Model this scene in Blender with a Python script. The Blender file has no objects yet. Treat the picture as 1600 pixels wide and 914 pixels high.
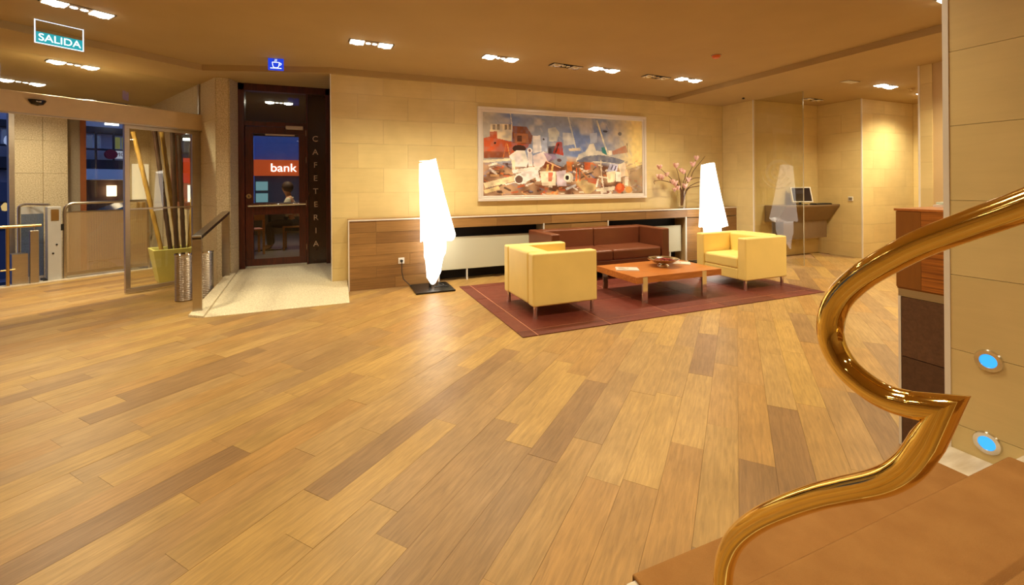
import bpy, math, random
import numpy as np
from mathutils import Matrix, Vector
R = math.radians
random.seed(7)
sc = bpy.context.scene
col = sc.collection

# ------------------------------------------------------------------ camera
H = 1.4
YAW = 22.19
cd = bpy.data.cameras.new('camera'); cam = bpy.data.objects.new('camera', cd); col.objects.link(cam)
cd.sensor_width = 36.0; cd.sensor_fit = 'HORIZONTAL'
cd.lens = 681.9 / 1600 * 36
cd.shift_y = -(457 - 289.94) / 1600
cd.clip_start = 0.02
cam.matrix_world = (Matrix.Translation((0, 0, H)) @ Matrix.Rotation(R(-YAW), 4, 'Z') @ Matrix.Rotation(R(90), 4, 'X')
                    @ Matrix.Rotation(R(-0.441), 4, 'Z'))
sc.camera = cam

# ------------------------------------------------------------------ world, exposure
wd = bpy.data.worlds.new('dusk'); sc.world = wd; wd.use_nodes = True
bgn = wd.node_tree.nodes['Background']
bgn.inputs[0].default_value = (0.13, 0.21, 0.50, 1); bgn.inputs[1].default_value = 1.1
sc.view_settings.view_transform = 'Standard'; sc.view_settings.look = 'None'
sc.view_settings.exposure = 0.0; sc.view_settings.gamma = 1.0; sc.view_settings.use_curve_mapping = False
LAMP_W = 80.0          # watt of one downlight lamp
LAMP_COL = (1.0, 0.87, 0.60)
SHADE_GLOW = 2.8

# ------------------------------------------------------------------ mesh helpers
class MB:
    def __init__(s): s.v = []; s.f = []
    def add(s, vs, fs):
        n = len(s.v); s.v += [tuple(v) for v in vs]; s.f += [tuple(i + n for i in f) for f in fs]; return s
    def box(s, x0, x1, y0, y1, z0, z1, M=None):
        vs = [Vector((x, y, z)) for z in (z0, z1) for x, y in ((x0, y0), (x1, y0), (x1, y1), (x0, y1))]
        if M is not None: vs = [M @ v for v in vs]
        return s.add(vs, [(3, 2, 1, 0), (4, 5, 6, 7), (0, 1, 5, 4), (1, 2, 6, 5), (2, 3, 7, 6), (3, 0, 4, 7)])
    def prism(s, poly, z0, z1, M=None):
        n = len(poly)
        a = sum(poly[i][0] * poly[(i + 1) % n][1] - poly[(i + 1) % n][0] * poly[i][1] for i in range(n))
        if a < 0: poly = poly[::-1]
        f0 = z0 if callable(z0) else (lambda x, y: z0)
        f1 = z1 if callable(z1) else (lambda x, y: z1)
        vs = [Vector((x, y, f0(x, y))) for x, y in poly] + [Vector((x, y, f1(x, y))) for x, y in poly]
        if M is not None: vs = [M @ v for v in vs]
        return s.add(vs, [tuple(range(n))[::-1], tuple(range(n, 2 * n))] + [(i, (i + 1) % n, n + (i + 1) % n, n + i) for i in range(n)])
    def tube(s, pts, r, n=10, caps=True, prof=None, up=(0, 0, 1)):
        pts = [Vector(p) for p in pts]; k = len(pts)
        rr = r if isinstance(r, (list, tuple)) else [r] * k
        base = len(s.v); prev = None
        for i, p in enumerate(pts):
            t = (pts[min(i + 1, k - 1)] - pts[max(i - 1, 0)]).normalized()
            if prev is None:
                u = Vector(up) if abs(t.dot(Vector(up))) < .95 else Vector((1, 0, 0))
                u = (u - t * u.dot(t)).normalized()
            else:
                u = (prev - t * prev.dot(t)).normalized()
            prev = u; w = t.cross(u)
            for j in range(n):
                if prof: a, b = prof[j]
                else: a, b = math.cos(2 * math.pi * j / n), math.sin(2 * math.pi * j / n)
                s.v.append(tuple(p + (u * a + w * b) * rr[i]))
        for i in range(k - 1):
            for j in range(n):
                a = base + i * n + j; b = base + i * n + (j + 1) % n
                s.f.append((a, b, b + n, a + n))
        if caps:
            s.f.append(tuple(base + j for j in range(n))[::-1]); s.f.append(tuple(base + (k - 1) * n + j for j in range(n)))
        return s
    def lathe(s, prof, c=(0, 0, 0), n=24, M=None):
        base = len(s.v); c = Vector(c)
        for r, z in prof:
            for j in range(n):
                a = 2 * math.pi * j / n
                v = Vector((r * math.cos(a), r * math.sin(a), z))
                if M is not None: v = M @ v
                s.v.append(tuple(c + v))
        for i in range(len(prof) - 1):
            for j in range(n):
                a = base + i * n + j; b = base + i * n + (j + 1) % n
                s.f.append((a, b, b + n, a + n))
        if prof[0][0] > 1e-6: s.f.append(tuple(base + j for j in range(n))[::-1])
        if prof[-1][0] > 1e-6: s.f.append(tuple(base + (len(prof) - 1) * n + j for j in range(n)))
        return s
    def blob(s, c, r, n=8, m=6):
        rx, ry, rz = r if isinstance(r, (tuple, list)) else (r, r, r)
        pr = [(max(1e-4, math.sin(math.pi * i / m)), -math.cos(math.pi * i / m)) for i in range(m + 1)]
        return s.lathe(pr, c, n, Matrix.Diagonal((rx, ry, rz)))
    def mesh(s, name, org=(0, 0, 0)):
        me = bpy.data.meshes.new(name); o = Vector(org)
        me.from_pydata([tuple(Vector(v) - o) for v in s.v], [], s.f); me.update(); return me
    def build(s, name, m, parent=None, smooth=False, bevel=0, world=True, angle=40, seg=3):
        org = (0, 0, 0)
        if parent is not None and world:
            p = parent; org = Vector((0, 0, 0))
            while p is not None: org = org + Vector(p.location); p = p.parent
        me = s.mesh(name, org)
        return mk(name, me, m, parent, smooth, bevel, angle, seg)

def mk(name, me, m, parent=None, smooth=False, bevel=0, angle=40, seg=3):
    if m is not None and not me.materials: me.materials.append(m)
    o = bpy.data.objects.new(name, me); col.objects.link(o)
    if parent is not None: o.parent = parent
    if smooth or bevel:
        for p in me.polygons: p.use_smooth = True
        if not bevel: me.set_sharp_from_angle(angle=R(angle))
    if bevel:
        b = o.modifiers.new('bevel', 'BEVEL'); b.width = bevel; b.segments = seg; b.limit_method = 'ANGLE'; b.harden_normals = True
    return o

def tag(o, label=None, cat=None, group=None, kind=None):
    if label: o['label'] = label
    if cat: o['category'] = cat
    if group: o['group'] = group
    if kind: o['kind'] = kind
    return o
def thing(name, label, cat, loc=(0, 0, 0), rz=0, group=None, kind=None):
    o = bpy.data.objects.new(name, None); col.objects.link(o); o.empty_display_size = .1
    o.location = loc; o.rotation_euler = (0, 0, R(rz))
    return tag(o, label, cat, group, kind)
def struct(o): o['kind'] = 'structure'; return o
def dup(root, loc, rz=None, label=None):
    r = root.copy(); col.objects.link(r); r.location = loc
    if rz is not None: r.rotation_euler = (0, 0, R(rz))
    if label: r['label'] = label
    for ch in list(root.children):
        c = ch.copy(); col.objects.link(c); c.parent = r
        for g in list(ch.children):
            d = g.copy(); col.objects.link(d); d.parent = c
    return r
def text(name, s, size, m, parent, M, ext=.003, align='CENTER', sx=1.0):
    cu = bpy.data.curves.new(name, 'FONT'); cu.body = s; cu.size = size; cu.extrude = ext
    cu.align_x = align; cu.align_y = 'CENTER'
    t = bpy.data.objects.new('tmp', cu); col.objects.link(t)
    bpy.context.view_layer.update()
    me = bpy.data.meshes.new_from_object(t.evaluated_get(bpy.context.evaluated_depsgraph_get()))
    bpy.data.objects.remove(t)
    me.transform(Matrix.Diagonal((sx, 1, 1, 1))); me.transform(M); me.materials.clear()
    return mk(name, me, m, parent)

# ------------------------------------------------------------------ materials
def srgb(r, g, b):
    f = lambda c: (c / 12.92 if c <= .04045 else ((c + .055) / 1.055) ** 2.4)
    return (f(r / 255), f(g / 255), f(b / 255), 1)
MATS = {}
def newmat(name):
    m = bpy.data.materials.new(name); m.use_nodes = True
    nt = m.node_tree; p = nt.nodes['Principled BSDF']; MATS[name] = m
    return m, nt, p
def N(nt, t, **kw):
    n = nt.nodes.new(t)
    for k, v in kw.items():
        if k.startswith('i_'): n.inputs[int(k[2:]) if k[2:].isdigit() else k[2:].replace('_', ' ')].default_value = v
        else: setattr(n, k, v)
    return n
def ramp(nt, stops):
    n = nt.nodes.new('ShaderNodeValToRGB'); e = n.color_ramp.elements
    while len(e) < len(stops): e.new(.5)
    for el, (p, c) in zip(e, stops): el.position = p; el.color = c if len(c) == 4 else (*c, 1)
    return n
def mat(name, c, rough=.5, metal=0., var=.0, scale=8., bump=0., bscale=60., stretch=(1, 1, 1), spec=.5, c2=None):
    m, nt, p = newmat(name); L = nt.links
    c = c if len(c) == 4 else (*c, 1)
    p.inputs['Base Color'].default_value = c; p.inputs['Roughness'].default_value = rough; p.inputs['Metallic'].default_value = metal
    p.inputs['Specular IOR Level'].default_value = spec
    if var or bump or c2:
        tc = N(nt, 'ShaderNodeTexCoord'); mp = N(nt, 'ShaderNodeMapping'); mp.inputs['Scale'].default_value = stretch
        L.new(tc.outputs['Object'], mp.inputs[0])
    if var or c2:
        no = N(nt, 'ShaderNodeTexNoise'); no.inputs['Scale'].default_value = scale; no.inputs['Detail'].default_value = 6
        L.new(mp.outputs[0], no.inputs['Vector'])
        lo = c2 if c2 else tuple(x * (1 - var) for x in c[:3]) + (1,)
        hi = c if c2 else tuple(min(1, x * (1 + var)) for x in c[:3]) + (1,)
        lo = lo if len(lo) == 4 else (*lo, 1)
        rp = ramp(nt, [(.32, lo), (.68, hi)]); L.new(no.outputs['Fac'], rp.inputs[0]); L.new(rp.outputs[0], p.inputs['Base Color'])
    if bump:
        n2 = N(nt, 'ShaderNodeTexNoise'); n2.inputs['Scale'].default_value = bscale; n2.inputs['Detail'].default_value = 4
        L.new(mp.outputs[0], n2.inputs['Vector'])
        b = N(nt, 'ShaderNodeBump'); b.inputs['Strength'].default_value = bump; b.inputs['Distance'].default_value = .01
        L.new(n2.outputs['Fac'], b.inputs['Height']); L.new(b.outputs[0], p.inputs['Normal'])
    return m
def emit(name, c, s, base=(.02, .02, .02, 1)):
    m, nt, p = newmat(name); p.inputs['Base Color'].default_value = base
    p.inputs['Emission Color'].default_value = c if len(c) == 4 else (*c, 1); p.inputs['Emission Strength'].default_value = s; return m
def glass(name, tint=(.95, .97, .95), refl=.9, dirt=.0):
    m, nt, p = newmat(name); L = nt.links; nt.nodes.remove(p); out = nt.nodes['Material Output']
    tr = N(nt, 'ShaderNodeBsdfTransparent'); tr.inputs[0].default_value = (*tint, 1)
    gl = N(nt, 'ShaderNodeBsdfGlossy'); gl.inputs['Roughness'].default_value = .01; gl.inputs[0].default_value = (refl, refl, refl, 1)
    fr = N(nt, 'ShaderNodeFresnel'); fr.inputs[0].default_value = 1.5
    ge = N(nt, 'ShaderNodeNewGeometry'); iv = N(nt, 'ShaderNodeMath', operation='SUBTRACT'); iv.inputs[0].default_value = 1; L.new(ge.outputs['Backfacing'], iv.inputs[1])
    fm = N(nt, 'ShaderNodeMath', operation='MULTIPLY'); L.new(fr.outputs[0], fm.inputs[0]); L.new(iv.outputs[0], fm.inputs[1])   # a pane mirrors at its outer faces only
    f2 = N(nt, 'ShaderNodeMath', operation='MULTIPLY', use_clamp=True); f2.inputs[1].default_value = 1.5; L.new(fm.outputs[0], f2.inputs[0])
    mx = N(nt, 'ShaderNodeMixShader'); L.new(f2.outputs[0], mx.inputs[0]); L.new(tr.outputs[0], mx.inputs[1]); L.new(gl.outputs[0], mx.inputs[2])
    L.new(mx.outputs[0], out.inputs[0]); return m
def tilemat(name, stops, rough, grain=(1.2, 26, 26), bump=.25, gstr=.35, spec=.5, blotch=.07):
    """wood-look or stone tile: colour picked per piece, streaky grain along local X"""
    m, nt, p = newmat(name); L = nt.links
    oi = N(nt, 'ShaderNodeObjectInfo'); at = N(nt, 'ShaderNodeAttribute'); at.attribute_name = 'rnd'
    ad = N(nt, 'ShaderNodeMath', operation='ADD'); L.new(oi.outputs['Random'], ad.inputs[0]); L.new(at.outputs['Fac'], ad.inputs[1])
    fr = N(nt, 'ShaderNodeMath', operation='FRACT'); L.new(ad.outputs[0], fr.inputs[0])
    tc = N(nt, 'ShaderNodeTexCoord'); sc_ = N(nt, 'ShaderNodeMath', operation='MULTIPLY'); sc_.inputs[1].default_value = 37.0; L.new(fr.outputs[0], sc_.inputs[0])
    va = N(nt, 'ShaderNodeVectorMath', operation='ADD'); L.new(tc.outputs['Object'], va.inputs[0]); L.new(sc_.outputs[0], va.inputs[1])
    mp = N(nt, 'ShaderNodeMapping'); mp.inputs['Scale'].default_value = grain; L.new(va.outputs[0], mp.inputs[0])
    n1 = N(nt, 'ShaderNodeTexNoise'); n1.inputs['Scale'].default_value = 1.6; n1.inputs['Detail'].default_value = 8; n1.inputs['Roughness'].default_value = .65
    n1.inputs['Distortion'].default_value = .6; L.new(mp.outputs[0], n1.inputs['Vector'])
    n2 = N(nt, 'ShaderNodeTexNoise'); n2.inputs['Scale'].default_value = 3.0; n2.inputs['Detail'].default_value = 3; L.new(va.outputs[0], n2.inputs['Vector'])
    rp = ramp(nt, stops); L.new(fr.outputs[0], rp.inputs[0])
    g1 = ramp(nt, [(.28, (1 - gstr,) * 3), (.72, (1 + gstr * .35,) * 3)]); L.new(n1.outputs['Fac'], g1.inputs[0])
    g2 = ramp(nt, [(.3, (1 - blotch, 1 - blotch * 1.1, 1 - blotch * 1.3)), (.7, (1 + blotch * .5,) * 3)]); L.new(n2.outputs['Fac'], g2.inputs[0])
    mu = N(nt, 'ShaderNodeMix', data_type='RGBA', blend_type='MULTIPLY'); mu.inputs[0].default_value = 1
    L.new(rp.outputs[0], mu.inputs[6]); L.new(g1.outputs[0], mu.inputs[7])
    m2 = N(nt, 'ShaderNodeMix', data_type='RGBA', blend_type='MULTIPLY'); m2.inputs[0].default_value = 1
    L.new(mu.outputs[2], m2.inputs[6]); L.new(g2.outputs[0], m2.inputs[7]); L.new(m2.outputs[2], p.inputs['Base Color'])
    p.inputs['Roughness'].default_value = rough; p.inputs['Specular IOR Level'].default_value = spec
    rr = N(nt, 'ShaderNodeMapRange'); rr.inputs[3].default_value = rough + .12; rr.inputs[4].default_value = rough - .08
    L.new(n1.outputs['Fac'], rr.inputs[0]); L.new(rr.outputs[0], p.inputs['Roughness'])
    b = N(nt, 'ShaderNodeBump'); b.inputs['Strength'].default_value = bump; b.inputs['Distance'].default_value = .004
    L.new(n1.outputs['Fac'], b.inputs['Height']); L.new(b.outputs[0], p.inputs['Normal'])
    return m

M_floor = tilemat('wood_look_tile', [(0, srgb(152, 116, 74)), (.14, srgb(172, 137, 88)), (.3, srgb(182, 139, 78)), (.5, srgb(178, 142, 86)), (.75, srgb(194, 155, 87)), (.9, srgb(180, 145, 92)), (1, srgb(156, 120, 76))], .36, (3.4, 40, 40), .22, .34, blotch=.16)
M_ctile = tilemat('brown_wood_tile', [(0, srgb(148, 108, 62)), (.5, srgb(168, 126, 74)), (1, srgb(138, 100, 58))], .36)
M_dtile = tilemat('dark_wood_tile', [(0, srgb(92, 62, 44)), (.5, srgb(110, 76, 54)), (1, srgb(84, 58, 42))], .4)
M_wtile = tilemat('sand_stone_tile', [(0, srgb(224, 201, 140)), (.5, srgb(228, 205, 144)), (1, srgb(221, 197, 137))], .36, (1.2, 1.2, 14), .06, .05)
M_grout = mat('joint_sand', srgb(176, 146, 100), .9, var=.06)
M_wallp = mat('sand_plaster', srgb(205, 175, 126), .7, var=.05, scale=3, bump=.05)
M_ceil = mat('ceiling_paint', srgb(180, 154, 106), .85, var=.03, scale=2)
M_gran = mat('granite_floor', srgb(236, 224, 192), .6, c2=srgb(186, 170, 136), scale=95, bump=.12, bscale=120)
M_granp = mat('granite_pillar', srgb(224, 208, 172), .6, c2=srgb(178, 158, 122), scale=70, bump=.2, bscale=90)
M_marb = mat('white_marble', srgb(236, 226, 206), .25, c2=srgb(205, 188, 160), scale=5, stretch=(1, 4, 4))
M_alum = mat('brushed_aluminium', srgb(196, 188, 176), .35, 1, var=.06, scale=4, stretch=(1, 1, 40))
M_trim = mat('white_metal_trim', srgb(240, 234, 222), .35, .2, var=.02)
M_steel = mat('stainless_steel', srgb(188, 180, 168), .28, 1, var=.06, scale=4, stretch=(1, 1, 30))
M_chrome = mat('chrome', srgb(225, 222, 215), .1, 1)
M_brass = mat('polished_brass', (.86, .62, .19), .06, 1, var=.03, scale=5)
M_gold = mat('aged_brass', srgb(196, 164, 108), .3, 1)
M_black = mat('black_plastic', srgb(22, 20, 20), .4)
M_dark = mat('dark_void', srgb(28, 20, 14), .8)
M_carpet = mat('brown_carpet', srgb(172, 124, 70), .95, c2=srgb(162, 114, 63), scale=9, bump=.5, bscale=450, spec=.1)
M_rug = tilemat('oxblood_leather', [(0, srgb(104, 46, 34)), (.5, srgb(118, 54, 40)), (1, srgb(96, 40, 30))], .42, (6, 6, 6), .1, .15)
M_stitch = mat('rug_stitching', srgb(190, 128, 96), .8)
M_yel = mat('cream_yellow_leather', srgb(250, 222, 134), .42, var=.04, scale=3, bump=.06, bscale=180)
M_brn = mat('brown_leather', srgb(114, 62, 38), .34, var=.08, scale=3, bump=.06, bscale=180)
M_cherry = mat('cherry_wood', srgb(198, 124, 58), .28, c2=srgb(168, 96, 40), scale=5, stretch=(1, 10, 10))
M_zebra = mat('striped_veneer', srgb(186, 112, 42), .3, c2=srgb(118, 64, 24), scale=4, stretch=(2, 1, 34))
M_dred = mat('red_brown_veneer', srgb(142, 88, 34), .3, var=.08, scale=4, stretch=(8, 8, 1))
M_mahog = mat('mahogany_frame', srgb(84, 32, 18), .32, c2=srgb(58, 20, 12), scale=6, stretch=(9, 9, 1))
M_panel = mat('dark_brown_panel', srgb(46, 20, 14), .22, var=.1)
M_glass = glass('clear_glass')
M_glassg = glass('greenish_glass', (.90, .90, .84))
M_lampglow = emit('lamp_cloth', (1, .93, .82), SHADE_GLOW, (.95, .92, .86, 1))
M_bulb = emit('halogen_glow', (1, .90, .72), 30)
M_bulb2 = emit('small_halogen_glow', (1, .90, .72), 8)
M_rim = mat('fixture_rim', srgb(150, 128, 98), .5)
M_white = mat('white_plastic', srgb(238, 234, 224), .4)
M_silver = mat('silver_paint', srgb(236, 228, 220), .3, .25)
M_rad = mat('radiator_paint', srgb(196, 194, 170), .5)
M_orange = mat('orange_plastic', srgb(226, 110, 34), .5)
M_screen = mat('dark_screen', srgb(40, 32, 34), .15)
M_bamboo = mat('bamboo', srgb(196, 158, 74), .45, c2=srgb(150, 110, 46), scale=6, stretch=(8, 8, 1))
M_bamd = mat('dark_bamboo', srgb(62, 38, 24), .45, var=.2, stretch=(8, 8, 1))
M_pot = mat('lime_glazed_pot', srgb(212, 206, 120), .4, var=.05)
M_pink = mat('magnolia_petal', srgb(246, 210, 196), .6, c2=srgb(220, 156, 144), scale=30)
M_twig = mat('twig', srgb(92, 58, 32), .8, var=.2)
M_skin = mat('skin', srgb(196, 140, 108), .6)
M_hair = mat('brown_hair', srgb(60, 34, 20), .7)
M_jack = mat('cream_jacket', srgb(222, 210, 186), .8)
M_trou = mat('dark_trousers', srgb(40, 36, 40), .8)
M_paper = mat('paper', srgb(240, 234, 222), .6)

# ------------------------------------------------------------------ geometry constants
Z1, Z2 = 3.045, 2.965           # raised coffer and lower ceiling
YW = 6.545                      # face of the back wall
XR = 7.26                       # return wall face
A = 40.6                        # angle of the entrance and of the floor boards
ca, sa = math.cos(R(A)), math.sin(R(A))
D0 = Vector((-2.572, 7.283))
dd = Vector((ca, sa)); dn = Vector((-sa, ca))
def dl(t, o=0.0): p = D0 + dd * t + dn * o; return (p.x, p.y)
AF = 32.8
fd = Vector((math.cos(R(AF)), math.sin(R(AF)))); fn = Vector((-fd.y, fd.x)); F0 = Vector((-3.26, 9.236))
def fl(t, o=0.0): p = F0 + fd * t + fn * o; return (p.x, p.y)
def frame_rect(x0, x1, z0, z1, w, y0, y1, M=None):
    b = MB()
    b.box(x0, x1, y0, y1, z1 - w, z1, M); b.box(x0, x1, y0, y1, z0, z0 + w, M)
    b.box(x0, x0 + w, y0, y1, z0 + w, z1 - w, M); b.box(x1 - w, x1, y0, y1, z0 + w, z1 - w, M)
    return b

# ================================================================== FLOOR
fb = MB(); fb.prism([(-6.6, -3.1), (11, -3.1), (11, 6.0), (7.4, 6.0), (7.4, 6.6), (-1.2, 7.7), fl(.9, .12), fl(-4.2, .12), (-6.6, 6.0)], -.15, -.008)
M_fgrout = mat('floor_joint', srgb(166, 128, 84), .9, var=.1)
floor = struct(fb.build('floor', M_fgrout))
PW, PL, GAP = .163, .975, .0011
planks = []
org = Vector((0, 0))
def loc2w(u, v): return Vector((u * ca - v * sa, u * sa + v * ca))
rng = random.Random(3)
for row in range(-60, 70):
    v0 = row * PW; off = rng.random() * PL
    for k in range(-14, 16):
        u0 = k * PL + off
        cu, cv = u0 + PL / 2, v0 + PW / 2
        w = loc2w(cu, cv)
        if not (-6.4 < w.x < 10.9 and -2.9 < w.y < 10.4): continue
        if min((loc2w(u0 + a_, v0 + PW / 2) - F0).dot(fn) for a_ in (0, PL)) > -.04: continue
        if w.x > 2.9 and w.y > 6.3: continue
        if w.x > 7.5 and w.y > 5.75: continue
        if w.x > -1.0 and w.y > 6.6: continue
        if -1.35 < w.x < .1 and w.y > 6.0: continue
        if w.x > 1.2 and w.y < .75 and w.x < 2.6: continue
        fx = w.x * math.sin(R(YAW)) + w.y * math.cos(R(YAW)); rx = w.x * math.cos(R(YAW)) - w.y * math.sin(R(YAW))
        vis = fx > .8 and abs(rx) / fx < 1.28 and (fx > 1.45)
        planks.append((0 if vis else 1, fx if vis else w.length, u0, v0, rng.random()))
planks.sort()
pb = MB().box(GAP / 2, PL - GAP / 2, GAP / 2, PW - GAP / 2, -.008, 0)
pme = pb.mesh('plank'); pme.materials.append(M_floor)
rest = MB(); rnds = []
for i, (v, d_, u0, v0, rn) in enumerate(planks):
    # keep boards inside the threshold
    cs = [loc2w(u0 + a, v0 + b) for a in (0, PL) for b in (0, PW)]
    over = max((c - F0).dot(fn) for c in cs) > .02
    if i < 300 and not over:
        o = bpy.data.objects.new('plank', pme); col.objects.link(o); o.parent = floor
        w = loc2w(u0, v0); o.location = (w.x, w.y, random.uniform(-.0006, .0006)); o.rotation_euler = (0, 0, R(A))
    else:
        u1 = PL; ua = 0
        if over:
            while u1 > .05 and max((loc2w(u0 + u1, v0 + b) - F0).dot(fn) for b in (0, PW)) > .06: u1 -= .02
        rest.box(u0 + GAP / 2, u0 + u1 - GAP / 2, v0 + GAP / 2, v0 + PW - GAP / 2, -.008, 0); rnds += [rn] * 6
ro = rest.build('planks_beyond', M_floor, floor); ro.rotation_euler = (0, 0, R(A)); ro['kind'] = 'stuff'
at = ro.data.attributes.new('rnd', 'FLOAT', 'FACE'); at.data.foreach_set('value', rnds)

# ================================================================== CEILING
coff = [(5.87, -3.1), (5.87, 6.49), (-.05, 6.49), (-1.62, 6.94), (-6.6, 6.94 - 4.98 * sa / ca), (-6.6, -3.1)]
cb = MB().prism(coff, Z1, Z1 + .1)
ceil = struct(cb.build('ceiling', M_ceil))
lb = MB()
lb.prism([(5.87, -3.1), (11, -3.1), (11, 6.8), (5.87, 6.8)], Z2, Z2 + .3)
lb.prism([(-.05, 6.49), (5.87, 6.49), (5.87, 6.8), (-.05, 6.8)], Z2, Z2 + .3)
lb.prism([(-6.6, 6.94 - 4.98 * sa / ca), (-1.62, 6.94), (-.05, 6.49), (-.05, 8.0), (-1.4, 8.0), fl(1.0, .9), fl(-3.6, .9), (-6.6, 8.0)], Z2, Z2 + .3)
lb.build('lower_ceiling', M_ceil, ceil)

# ================================================================== WALLS
TH, TW = .349, .70
def tiles(parent, o, ax, length, z0, z1, nrm, m=M_wtile, th=TH, tw=TW, zoff=.268, gap=.002, stag=True, depth=.012, first=None):
    """tile pieces proud of a wall: o start (x,y), ax unit dir along wall, nrm unit normal towards the room"""
    ax = Vector(ax); nrm = Vector(nrm); cache = {}
    z = zoff
    while z > z0: z -= th
    r = 0
    while z < z1 - .004:
        a, b = max(z, z0), min(z + th, z1)
        x = -(first if first is not None else (tw * .5 if (stag and r % 2) else 0))
        while x < length - .004:
            p, q = max(x, 0), min(x + tw, length)
            if q - p > .006 and b - a > .006:
                key = (round(q - p, 3), round(b - a, 3))
                if key not in cache:
                    w, h = key
                    bb = MB().box(gap / 2, w - gap / 2, 0, depth, gap / 2, h - gap / 2)
                    cache[key] = bb.mesh('tile'); cache[key].materials.append(m)
                t = bpy.data.objects.new('tile', cache[key]); col.objects.link(t); t.parent = parent
                # local x along ax, local y along nrm; keep right-handed by z up
                X = ax; Yv = nrm
                w0 = Vector(o) + ax * p
                if X.x * Yv.y - X.y * Yv.x < 0:
                    w0 = Vector(o) + ax * q; X = -ax
                t.matrix_local = Matrix.Translation((w0.x, w0.y, a)) @ Matrix.Rotation(math.atan2(X.y, X.x), 4, 'Z')
            x += tw
        z += th; r += 1
wb = MB().box(-.033, XR + .15, YW + .013, YW + .16, -.01, Z2)
wall_back = struct(wb.build('wall_back', M_grout)); tiles(wall_back, (-.033, YW + .013), (1, 0), XR + .033, .0, Z2, (0, -1))
wr = MB().box(XR + .013, XR + .16, 5.872, YW, 0, Z2)
wall_ret = struct(wr.build('wall_return', M_grout)); tiles(wall_ret, (XR + .013, 5.85), (0, 1), YW - 5.85, 0, Z2, (-1, 0))
wn = MB().box(XR + .013, 9.2, 5.863, 6.1, 0, Z2)
wall_niche = struct(wn.build('wall_niche', M_grout)); tiles(wall_niche, (XR + .013, 5.863), (1, 0), 9.08 - XR, 0, Z2, (0, -1))
ws = MB().box(9.093, 9.3, 5.063, 5.863, 0, Z2)
wall_side = struct(ws.build('wall_niche_side', M_grout)); tiles(wall_side, (9.093, 5.05), (0, 1), .80, 0, Z2, (-1, 0))
wp = MB().box(9.093, 10.9, 5.063, 5.3, 0, Z2)
wall_pass = struct(wp.build('wall_passage', M_grout)); tiles(wall_pass, (9.08, 5.063), (1, 0), 1.65, 0, Z2, (0, -1))
we = MB().box(10.743, 10.9, 3.2, 5.063, 0, Z2)
wall_end = struct(we.build('wall_passage_end', M_grout)); tiles(wall_end, (10.743, 3.22), (0, 1), 1.83, 0, Z2, (-1, 0))
wo = MB().box(7.3, 10.9, 3.233, 3.36, 0, Z2)
wall_off = struct(wo.build('wall_office', M_grout)); tiles(wall_off, (7.3, 3.233), (1, 0), 3.4, 0, Z2, (0, -1)); tiles(wall_off, (7.3, 3.222), (0, 1), .138, 0, Z2, (-1, 0))
wx = MB().box(7.3, 7.45, -3.1, 3.233, 0, Z2)
struct(wx.build('wall_reception', M_wallp))
wrt = MB().box(2.704, 2.78, -3.1, 1.14, 0, Z1)
wall_right = struct(wrt.build('wall_right', M_grout)); tiles(wall_right, (2.704, -2.6), (0, 1), 3.735, 0, Z1, (-1, 0), tw=1.245, stag=False)
struct(MB().box(-6.6, 7.45, -3.2, -3.0, 0, Z1 + .05).build('wall_rear', M_wallp))
struct(MB().box(-6.7, -6.5, -3.1, 8.2, -.7, Z2 + .1).build('wall_left', M_wallp))
# white metal corner trims
k = 1
for (x0, x1, y0, y1, z0, z1) in ((-.042, -.030, YW - .012, YW + .05, .08, Z2), (2.688, 2.78, 1.128, 1.150, 0, Z1),
                                 (XR - .004, XR + .018, 5.838, 5.858, 0, Z2), (9.072, 9.092, 5.040, 5.060, 0, Z2), (7.282, 7.306, 3.352, 3.372, 0, Z2)):
    struct(MB().box(x0, x1, y0, y1, z0, z1).build('trim_%d' % k, M_trim)); k += 1
# dark door in the passage
dr = thing('door_3', None, None, (10.73, 4.6, 0), kind='structure')
MB().box(10.69, 10.742, 4.2, 4.9, 0, 2.32).build('door_leaf', M_mahog, dr, bevel=.004)
MB().box(10.66, 10.69, 4.3, 4.42, 1.04, 1.06).build('handle', M_chrome, dr)

# ------------------------------------------------------------------ granite ramp, kerb, pillar
rz_ = lambda x, y: max(0.003, .0965 * (y - 5.62))
rb = MB().prism([(-1.31, 5.62), (.165, 5.62), (.165, 6.235), (.165, 6.56), (-.045, 6.56), (-.045, 7.75), (-1.31, 7.75)], -.004, rz_)
ramp_o = tag(rb.build('granite_ramp', M_gran), 'pale granite ramp rising to the cafeteria door', 'ramp')
kb = MB().prism([(-1.47, 5.70), (-1.312, 5.60), (-1.312, 7.3), (-1.42, 7.3)], -.004, lambda x, y: rz_(x, y) + .02)
tag(kb.build('granite_kerb', M_gran, bevel=.004), 'narrow raised granite kerb along the open side of the ramp', 'kerb')
pil = MB()
jx, jy = dl(.9215)
ppoly = [(-1.31, 7.62), (-1.385, 7.30), (-1.535, 7.30), (jx + .02, jy), (jx + .02, jy + .25), (-1.31, 7.9)]
pil.prism(ppoly, 0, Z2)
pillar = struct(pil.build('wall_pillar', M_grout))
def slabs(parent, a, b, zs, m, depth=.012, gap=.004):
    a = Vector(a); b = Vector(b); d = (b - a); L_ = d.length; d.normalize()
    ang = math.atan2(d.y, d.x)
    for z0, z1 in zip(zs[:-1], zs[1:]):
        me = MB().box(gap / 2, L_ - gap / 2, -depth, 0, z0 + gap / 2, z1 - gap / 2).mesh('stone_slab'); me.materials.append(m)
        t = bpy.data.objects.new('stone_slab', me); col.objects.link(t); t.parent = parent
        t.location = (a.x, a.y, 0); t.rotation_euler = (0, 0, ang)
ZS = [0, .52, 1.14, 1.76, 2.38, Z2]
for p, q in ((ppoly[3], ppoly[2]), (ppoly[2], ppoly[1]), (ppoly[1], ppoly[0])): slabs(pillar, p, q, ZS, M_granp)

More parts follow.
